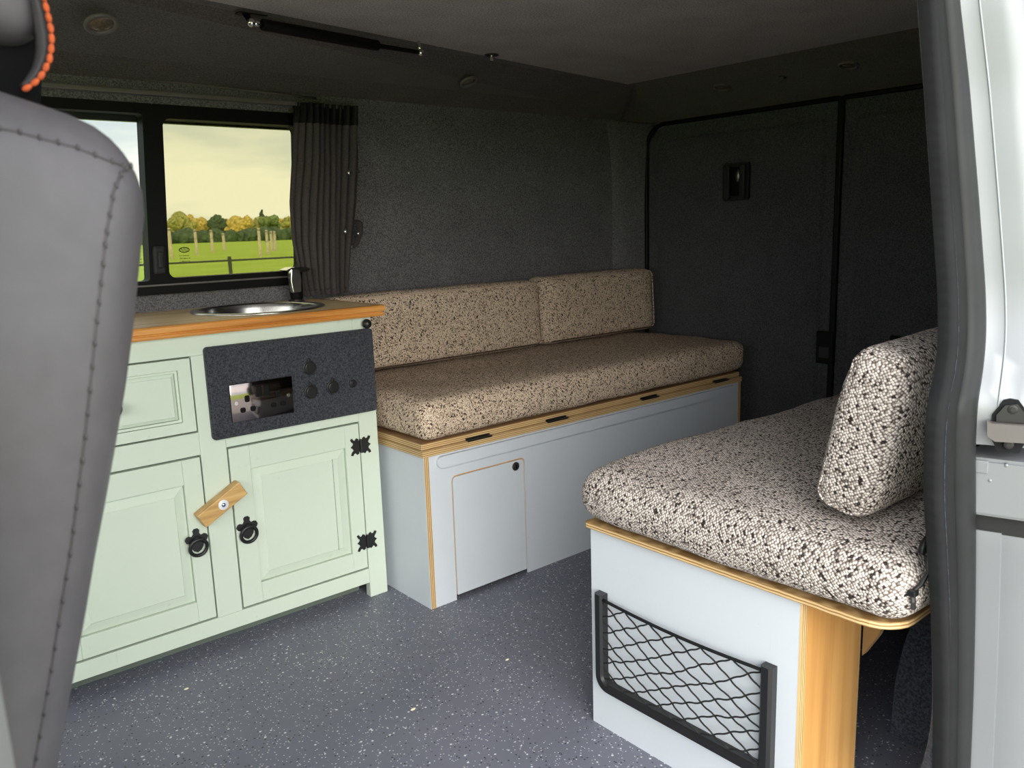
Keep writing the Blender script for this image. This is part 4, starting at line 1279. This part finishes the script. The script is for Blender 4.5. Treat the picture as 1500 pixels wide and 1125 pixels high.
# ================================================================== FRONT PASSENGER SEAT
from mathutils.bvhtree import BVHTree
seat = thing('front_seat', (-0.10, 0.71, 0.0), 'grey leather front passenger seat with orange stitching on the headrest', 'seat')
TILT = radians(16.0)
MS = Matrix.Translation((-0.0098, 0.705, 0.640)) @ Matrix.Rotation(TILT, 4, 'Y')
def seat_sh(q):
    x, y, z = q
    # shoulders narrow towards the top; back edge rounds forward at the top
    t_ = max(0, (z - 0.24) / 0.13)
    return (x - 0.006 * t_ ** 2, y * (1 - 0.07 * t_), z)
bm = cushion_bm((0.075, 0.245, 0.368), 0.042, (0.006, 0.010, 0.004), (4, 14, 20), 0.0025, 8, shape=seat_sh, M=MS)
bvh = BVHTree.FromBMesh(bm)
def cast(u, v):
    h4 = bvh.ray_cast(CAM, ray(u, v)); return h4[0], h4[1]
bk = obj('backrest', bm, 'leather_grey', seat, smooth=True)
def seam_line(pix, name):
    pts = []
    for (a, b) in zip(pix, pix[1:]):
        for k in range(14):
            t_ = k / 14
            p, n = cast(a[0] + (b[0] - a[0]) * t_, a[1] + (b[1] - a[1]) * t_)
            if p is not None: pts.append((p, n))
    if len(pts) < 4: return
    bm = B(); tube(bm, [p - n * 0.0002 for p, n in pts], 0.0009, 6)
    s_ = obj(name, bm, 'leather_seam', bk, smooth=True)
    bm = B()
    acc = 0
    for (p, n), (q, n2) in zip(pts, pts[1:]):
        acc += (q - p).length
        if acc > 0.0085:
            acc = 0
            ball(bm, p + n * 0.0006, 0.0010, 1, 1, 1.9, 6, 5)
    if len(bm.verts): obj('stitching', bm, 'leather_seam', bk, smooth=True, kind='stuff')
seam_line([(-30, 184), (20, 192), (60, 203), (110, 216), (160, 236), (186, 246)], 'seam')
seam_line([(196, 240), (178, 252), (166, 280), (154, 350), (140, 480), (124, 640), (104, 800), (78, 960), (52, 1110), (40, 1180)], 'seam')
# seat base, pedestal and headrest
MC = Matrix.Translation((-0.29, 0.705, 0.34)) @ Matrix.Rotation(radians(-6), 4, 'Y')
obj('seat_base', cushion_bm((0.26, 0.245, 0.075), 0.045, (0.004, 0.004, 0.010), (10, 10, 3), 0.002, 9, M=MC), 'leather_grey', seat, smooth=True)
obj('pedestal', bx(-0.50, -0.06, 0.50, 0.91, 0.0, 0.275, bev=0.02), 'black_matte', seat, smooth=30)
HY = 0.575
hb = Vector((0.082, 0.705, 1.144))
MH = Matrix.Translation(hb) @ Matrix.Rotation(radians(8), 4, 'Y')
bm = cushion_bm((0.058, 0.135, 0.105), 0.020, (0.002, 0.002, 0.002), (4, 8, 8), 0.002, 10, M=MH)
hr = obj('headrest', bm, 'leather_grey', seat, smooth=True)
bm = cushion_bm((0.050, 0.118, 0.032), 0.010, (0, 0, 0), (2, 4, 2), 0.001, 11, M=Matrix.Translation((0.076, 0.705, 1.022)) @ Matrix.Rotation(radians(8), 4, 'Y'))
obj('headrest_gap_fill', bm, 'gap_shade_black', hr, smooth=True)  # block added to fill the dark gap between headrest and backrest
[obj('headrest_post', tube(B(), [(0.030, yy, 0.95), (0.052, yy, 1.06)], 0.007, 10), 'dark_steel', hr, smooth=True) for yy in (0.64, 0.77)]
# cover flap with the orange stitched edge, curling under the headrest
edge_px = [(54, -50), (60, -20), (63, 0), (69, 25), (74, 50), (74, 68), (71, 88), (64, 104), (56, 116), (46, 125), (36, 131)]
EP = [at_y(u, v, HY - 0.006) for u, v in edge_px]
inn_px = [(38, -50), (43, -20), (46, 0), (51, 25), (56, 50), (57, 68), (55, 82), (51, 96), (44, 108), (36, 118), (28, 126)]
IP = [at_y(u, v, HY - 0.006) for u, v in inn_px]
bm = B(); sheet(bm, [[i_ + Vector((0, 0.012, 0)), i_, e_ + Vector((0, -0.001, 0)), e_ + Vector((0.001, 0.010, 0))] for i_, e_ in zip(IP, EP)])
bmesh.ops.solidify(bm, geom=bm.faces[:], thickness=0.002)
obj('cover_flap', bm, 'leather_grey', hr, smooth=True)
# resample the edge for evenly spaced stitches
bm = B(); L_ = []
for a, b in zip(EP, EP[1:]):
    for k in range(20): L_.append(a.lerp(b, k / 20))
acc = 0.0; last = L_[0]
for p, q in zip(L_, L_[1:]):
    acc += (q - p).length
    if acc > 0.0056:
        acc = 0.0
        d = (q - p).normalized()
        rot = Vector((0, 0, 1)).rotation_difference(d).to_matrix().to_4x4()
        ball(bm, p + Vector((0.0, -0.003, 0)), 0.0018, 1, 1, 1.75, 8, 6, rot)
obj('orange_stitching', bm, 'orange_thread', hr, smooth=True, kind='stuff', label='thick orange edge stitching')

# ================================================================== ROOF FITTINGS
def downlight(px, r, P, N, label, warm=True):
    c = hit(px[0], px[1], P, N)
    n = Vector(N).normalized()
    if n.z > 0: n = -n
    d = thing('downlight', c, label, 'light', 'small round roof downlights')
    bm = B()
    q = Vector((0, 0, 1)).rotation_difference(n).to_matrix().to_4x4(); M = Matrix.Translation(c + n * 0.001) @ q
    lathe(bm, [(r, -0.001), (r * 1.0, 0.002), (r * 0.93, 0.005), (r * 0.74, 0.004), (r * 0.70, 0.001)], (0, 0, 0), 30)
    bmesh.ops.delete(bm, geom=[f for f in bm.faces if len(f.verts) > 6], context='FACES_ONLY')
    bmesh.ops.transform(bm, matrix=M, verts=bm.verts)
    obj('bezel', bm, 'rail_grey', d, smooth=True)
    bm = B(); lathe(bm, [(r * 0.71, 0.0012), (r * 0.5, 0.0032), (r * 0.2, 0.0042), (0.002, 0.0044)], (0, 0, 0), 24)
    bmesh.ops.transform(bm, matrix=M, verts=bm.verts)
    obj('lens', bm, 'lamp_lens', d, smooth=True)
    return d
downlight((148, 34), 0.031, SL_P, SL_N, 'small round downlight in the roof slope above the front seat')
downlight((686, 119), 0.025, SL_P, SL_N, 'small round downlight in the roof slope above the long bench')
downlight((1058, 127), 0.027, HD_P, HD_N, 'small round downlight above the rear door with the pull handle')
downlight((1243, 95), 0.027, HD_P, HD_N, 'small round downlight above the rear door seam and latch')
def plug(px, P, N, r, label):
    c = hit(px[0], px[1], P, N); n = Vector(N).normalized()
    if n.z > 0: n = -n
    d = thing('roof_plug', c, label, 'plug')
    bm = B(); cyl(bm, c, n, r, 0.004, 22, r * 0.8); obj('cap', bm, 'black_plastic', d, smooth=30)
    bm = B(); cyl(bm, c + n * 0.004, n, r * 0.22, 0.012, 10); obj('pin', bm, 'stud_metal', d, smooth=30)
plug((720, 80), (0, 0, ZC), (0, 0, 1), 0.019, 'round black plug with metal pin in the flat roof lining')
plug((1146, 113), HD_P, HD_N, 0.012, 'tiny black plug between the two rear downlights')
# gas strut lying along the edge of the roof board
GZ = 1.334
def gp_(u, v, z=GZ): return at_z(u, v, z)
a0, a1, a2, a3 = gp_(368, 33), gp_(384, 36), gp_(553, 67), gp_(616, 77)
gs = thing('gas_strut', (a0 + a3) / 2, 'black gas strut with ball joints along the roof edge', 'gas strut')
bm = B(); cyl(bm, a1, (a2 - a1), 0.0118, (a2 - a1).length, 20, bev=0.002); obj('cylinder', bm, 'frame_black', gs, smooth=30)
bm = B(); cyl(bm, a2, (a3 - a2), 0.0052, (a3 - a2).length, 14); obj('rod', bm, 'frame_black', gs, smooth=30)
bm = B(); ball(bm, a0, 0.0085); cyl(bm, a0, a1 - a0, 0.006, (a1 - a0).length, 12); obj('ball_joint', bm, 'chrome', gs, smooth=True)
bm = B(); ball(bm, a3, 0.0085); cyl(bm, a3, Vector((0.0, 0.2, 1)), 0.004, 0.030, 10); obj('ball_joint', bm, 'chrome', gs, smooth=True)
c0, c1 = at_z(347, 18, ZC - 0.002), at_z(389, 24, ZC - 0.002)
bm = B(); solid_quad(bm, c0 + Vector((0, -0.010, 0)), c1 + Vector((0, -0.010, 0)), c1 + Vector((0, 0.012, 0)), c0 + Vector((0, 0.012, 0)), 0.002, (0, 0, -1)); obj('mounting_plate', bm, 'frame_black', gs)
bm = B(); solid_quad(bm, c0 + Vector((0.010, 0.0, 0)), c0 + Vector((0.026, 0.0, 0)), a0 + Vector((0.006, 0, -0.006)), a0 + Vector((-0.004, 0, -0.006)), 0.002, (0, 1, 0)); obj('bracket', bm, 'dark_steel', gs)

# ================================================================== CRUMBS ON THE FLOOR
for i, (u, v, s, lab) in enumerate(((605, 1040, 0.0045, 'pale crumb on the floor between cabinet and net-pocket bench'), (743, 967, 0.0038, 'pale crumb on the floor in front of the hatch bench'), (273, 1010, 0.004, 'pale crumb on the floor in front of the green cabinet'))):
    p = at_z(u, v, 0.0)
    bm = B(); ball(bm, (p.x, p.y, s * 0.38), s, 1.3, 0.7, 0.42, 8, 6)
    for v_ in bm.verts: v_.co += noise.noise_vector(v_.co * 300) * s * 0.12
    for v_ in bm.verts: v_.co.z = max(0.0003, v_.co.z)
    obj('crumb', bm, 'crumb', label=lab, cat='crumb')

# ================================================================== OUTSIDE: FENCE, POSTS, TREES
GZ0 = -0.57
def horizon_y(u): return 368 - 0.0376 * (u + 273)
def on_ground(u, v): return at_z(u, v, GZ0)
# field posts (tall timber poles carrying wires)
posts = [(252, 379, 333, 0.13, 'thick'), (247, 367, 336, 0.10, 'thin'), (289, 374, 335, 0.12, 'mid'), (312, 370, 336, 0.11, 'mid'), (329, 367, 341, 0.09, 'thin'), (382, 376, 333, 0.12, 'mid'), (393, 373, 336, 0.11, 'mid'), (399, 368, 338, 0.10, 'thin'), (404, 367, 338, 0.10, 'thin')]
tops = []
for i, (u, vb, vt, r, _) in enumerate(posts):
    b = on_ground(u, vb)
    d_ = ray(u, vb); dist = (b - CAM).length
    top = CAM + ray(u, vt) * ((b - CAM).xy.length / ray(u, vt).xy.length)
    po = thing('field_post', b, 'weathered timber pole in the loose row of five poles in the field' if i < 5 else 'weathered timber pole in the tight cluster of four poles in the field', 'post', 'timber poles in the loose row' if i < 5 else 'timber poles in the tight cluster')
    r = max(0.05, 1.9 / 1205 * dist)
    bm = B(); cyl(bm, b - Vector((0, 0, 0.05)), (0, 0, 1), r * 1.1, top.z - b.z, 12, r * 0.95, bev=r * 0.1)
    obj('pole', bm, 'timber_post', po, smooth=35)
    bm = B(); cyl(bm, Vector((b.x, b.y, top.z - 0.22)), (0, 0, 1), r * 1.08, 0.06, 12); obj('collar', bm, 'wire', po)
    dv = Vector((d_.x, d_.y, 0)).normalized()
    tops.append(top - dv * (r * 1.1 + 0.03))
for grp in ((0, 2, 3, 4), (5, 6, 8)):
    for dz in (0.18, 0.75):
        pts = [tops[k] - Vector((0, 0, dz)) for k in grp]
        w_ = []
        for a, b in zip(pts, pts[1:]):
            for k in range(8):
                e = a.lerp(b, k / 8); e.z -= 0.25 * sin(pi * k / 8); w_.append(e)
        w_.append(pts[-1])
        bm = B(); tube(bm, w_, 0.018, 5)
        obj('field_wire', bm, 'wire', label='thin wire strung along the loose row of field poles' if grp[0] == 0 else 'thin wire strung along the tight cluster of field poles', cat='wire', group='wires along the loose row' if grp[0] == 0 else 'wires along the tight cluster')
# nearer wire fence with steel post
fp = CAM + ray(336, 378) * 20.0
fl_dir = (at_y(420, 381, 18.0) - at_y(205, 382, 18.0)); fl_dir.z = 0; fl_dir.normalize()
fn = thing('wire_fence', (fp.x, fp.y, GZ0), 'low dark wire fence with slim post beyond the window', 'fence')
zr = (CAM + ray(336, 381.5) * 20.0).z
for (s, nm) in ((-14, 0), (-7, 0), (0, 0), (7, 0), (14, 0)):
    p = Vector((fp.x, fp.y, 0)) + fl_dir * s
    bm = B(); box(bm, p.x - 0.035, p.x + 0.035, p.y - 0.035, p.y + 0.035, GZ0 - 0.04, zr + 0.09, 0.01); obj('post', bm, 'wire', fn)
for z in (zr, zr - 0.45):
    bm = B(); tube(bm, [Vector((fp.x, fp.y, z)) + fl_dir * s for s in (-16, -8, 0, 8, 16)], 0.022, 6); obj('rail', bm, 'wire', fn)
# trees along the far side of the field
def crown_mesh(bm, c, w, h, seed, cone=False):
    rnd = random.Random(seed)
    nb_ = 16
    for k in range(nb_):
        if cone:
            t_ = k / (nb_ - 1); rr = w * 0.5 * (1 - t_ * 0.85); a = rnd.uniform(0, 2 * pi)
            q = Vector((cos(a) * rr * 0.35, sin(a) * rr * 0.35, h * t_)); s = max(0.25, rr * 0.75)
        else:
            a = rnd.uniform(0, 2 * pi); t_ = rnd.random(); rr = w * 0.5 * math.sqrt(rnd.random()) * (1 - 0.45 * t_)
            q = Vector((cos(a) * rr, sin(a) * rr, h * (0.08 + 0.75 * t_))); s = w * rnd.uniform(0.14, 0.24)
        r_ = bmesh.ops.create_icosphere(bm, subdivisions=3, radius=s, matrix=Matrix.Translation(Vector(c) + q))
        for v_ in r_['verts']:
            d = v_.co - (Vector(c) + q)
            f = noise.noise(v_.co * (1.1 / max(0.5, s))) * 0.35 + noise.noise(v_.co * (3.2 / max(0.5, s))) * 0.30
            v_.co += d * f
TL = [(150, 318, 40, 'leaf_green'), (182, 320, 34, 'leaf_olive'), (205, 318, 30, 'leaf_dark'), (222, 322, 26, 'leaf_green'), (245, 317, 26, 'leaf_olive'), (268, 313, 32, 'leaf_olive'), (290, 315, 30, 'leaf_yellow'), (307, 324, 22, 'leaf_green'), (321, 316, 28, 'leaf_dark'), (338, 319, 26, 'leaf_yellow'), (355, 318, 34, 'leaf_yellow'), (372, 321, 28, 'leaf_olive'), (386, 309, 20, 'leaf_dark'), (395, 312, 26, 'leaf_green'), (410, 317, 26, 'leaf_yellow'), (430, 318, 30, 'leaf_olive'), (455, 318, 34, 'leaf_green'), (485, 317, 34, 'leaf_olive'), (520, 318, 34, 'leaf_green'), (560, 320, 40, 'leaf_yellow'), (605, 318, 40, 'leaf_olive'), (110, 320, 38, 'leaf_yellow'), (65, 319, 40, 'leaf_green')]
WORDS = {'leaf_green': 'mid green bushy tree on the far side of the field', 'leaf_olive': 'olive green tree on the far side of the field', 'leaf_dark': 'dark green tree on the far side of the field', 'leaf_yellow': 'yellow autumn tree on the far side of the field'}
for i, (u, vt, wpx, mt) in enumerate(TL):
    D = 290 + (i * 37 % 5) * 10
    d0 = ray(u, horizon_y(u)); d0.z = 0; d0.normalize()
    base = Vector((CAM.x + d0.x * D, CAM.y + d0.y * D, GZ0))
    rt = ray(u, vt); top = CAM.z + rt.z / rt.xy.length * D
    w = wpx / 1205 * D * 1.25; h = top - GZ0
    tr = thing('tree', base, 'slim pointed dark tree rising above the others across the field' if u == 386 else WORDS[mt], 'tree', WORDS[mt].split(' on ')[0] + 's')
    bm = B(); crown_mesh(bm, base + Vector((0, 0, h * 0.10)), w, h * 0.92, i, cone=(mt == 'leaf_dark' and u == 386))
    obj('crown', bm, mt, tr, smooth=False)
    bm = B(); cyl(bm, base - Vector((0, 0, 0.05)), (0, 0, 1), 0.5, h * 0.5, 10, 0.3); obj('trunk', bm, 'bark', tr, smooth=True)
# low hedge under the trees
bm = B(); rnd = random.Random(3)
d1 = ray(-150, horizon_y(-150)); d2 = ray(900, horizon_y(900))
for k in range(180):
    d = d1.lerp(d2, k / 179); d.z = 0; d.normalize(); D = 258 + rnd.uniform(-3, 3)
    r_ = bmesh.ops.create_icosphere(bm, subdivisions=2, radius=rnd.uniform(1.6, 3.2), matrix=Matrix.Translation((CAM.x + d.x * D, CAM.y + d.y * D, GZ0 + 1.2)))
    for v_ in r_['verts']: v_.co += noise.noise_vector(v_.co * 0.6) * 1.0
obj('hedge', bm, 'leaf_dark', label='long dark green hedge under the trees across the field', cat='hedge', kind='stuff')
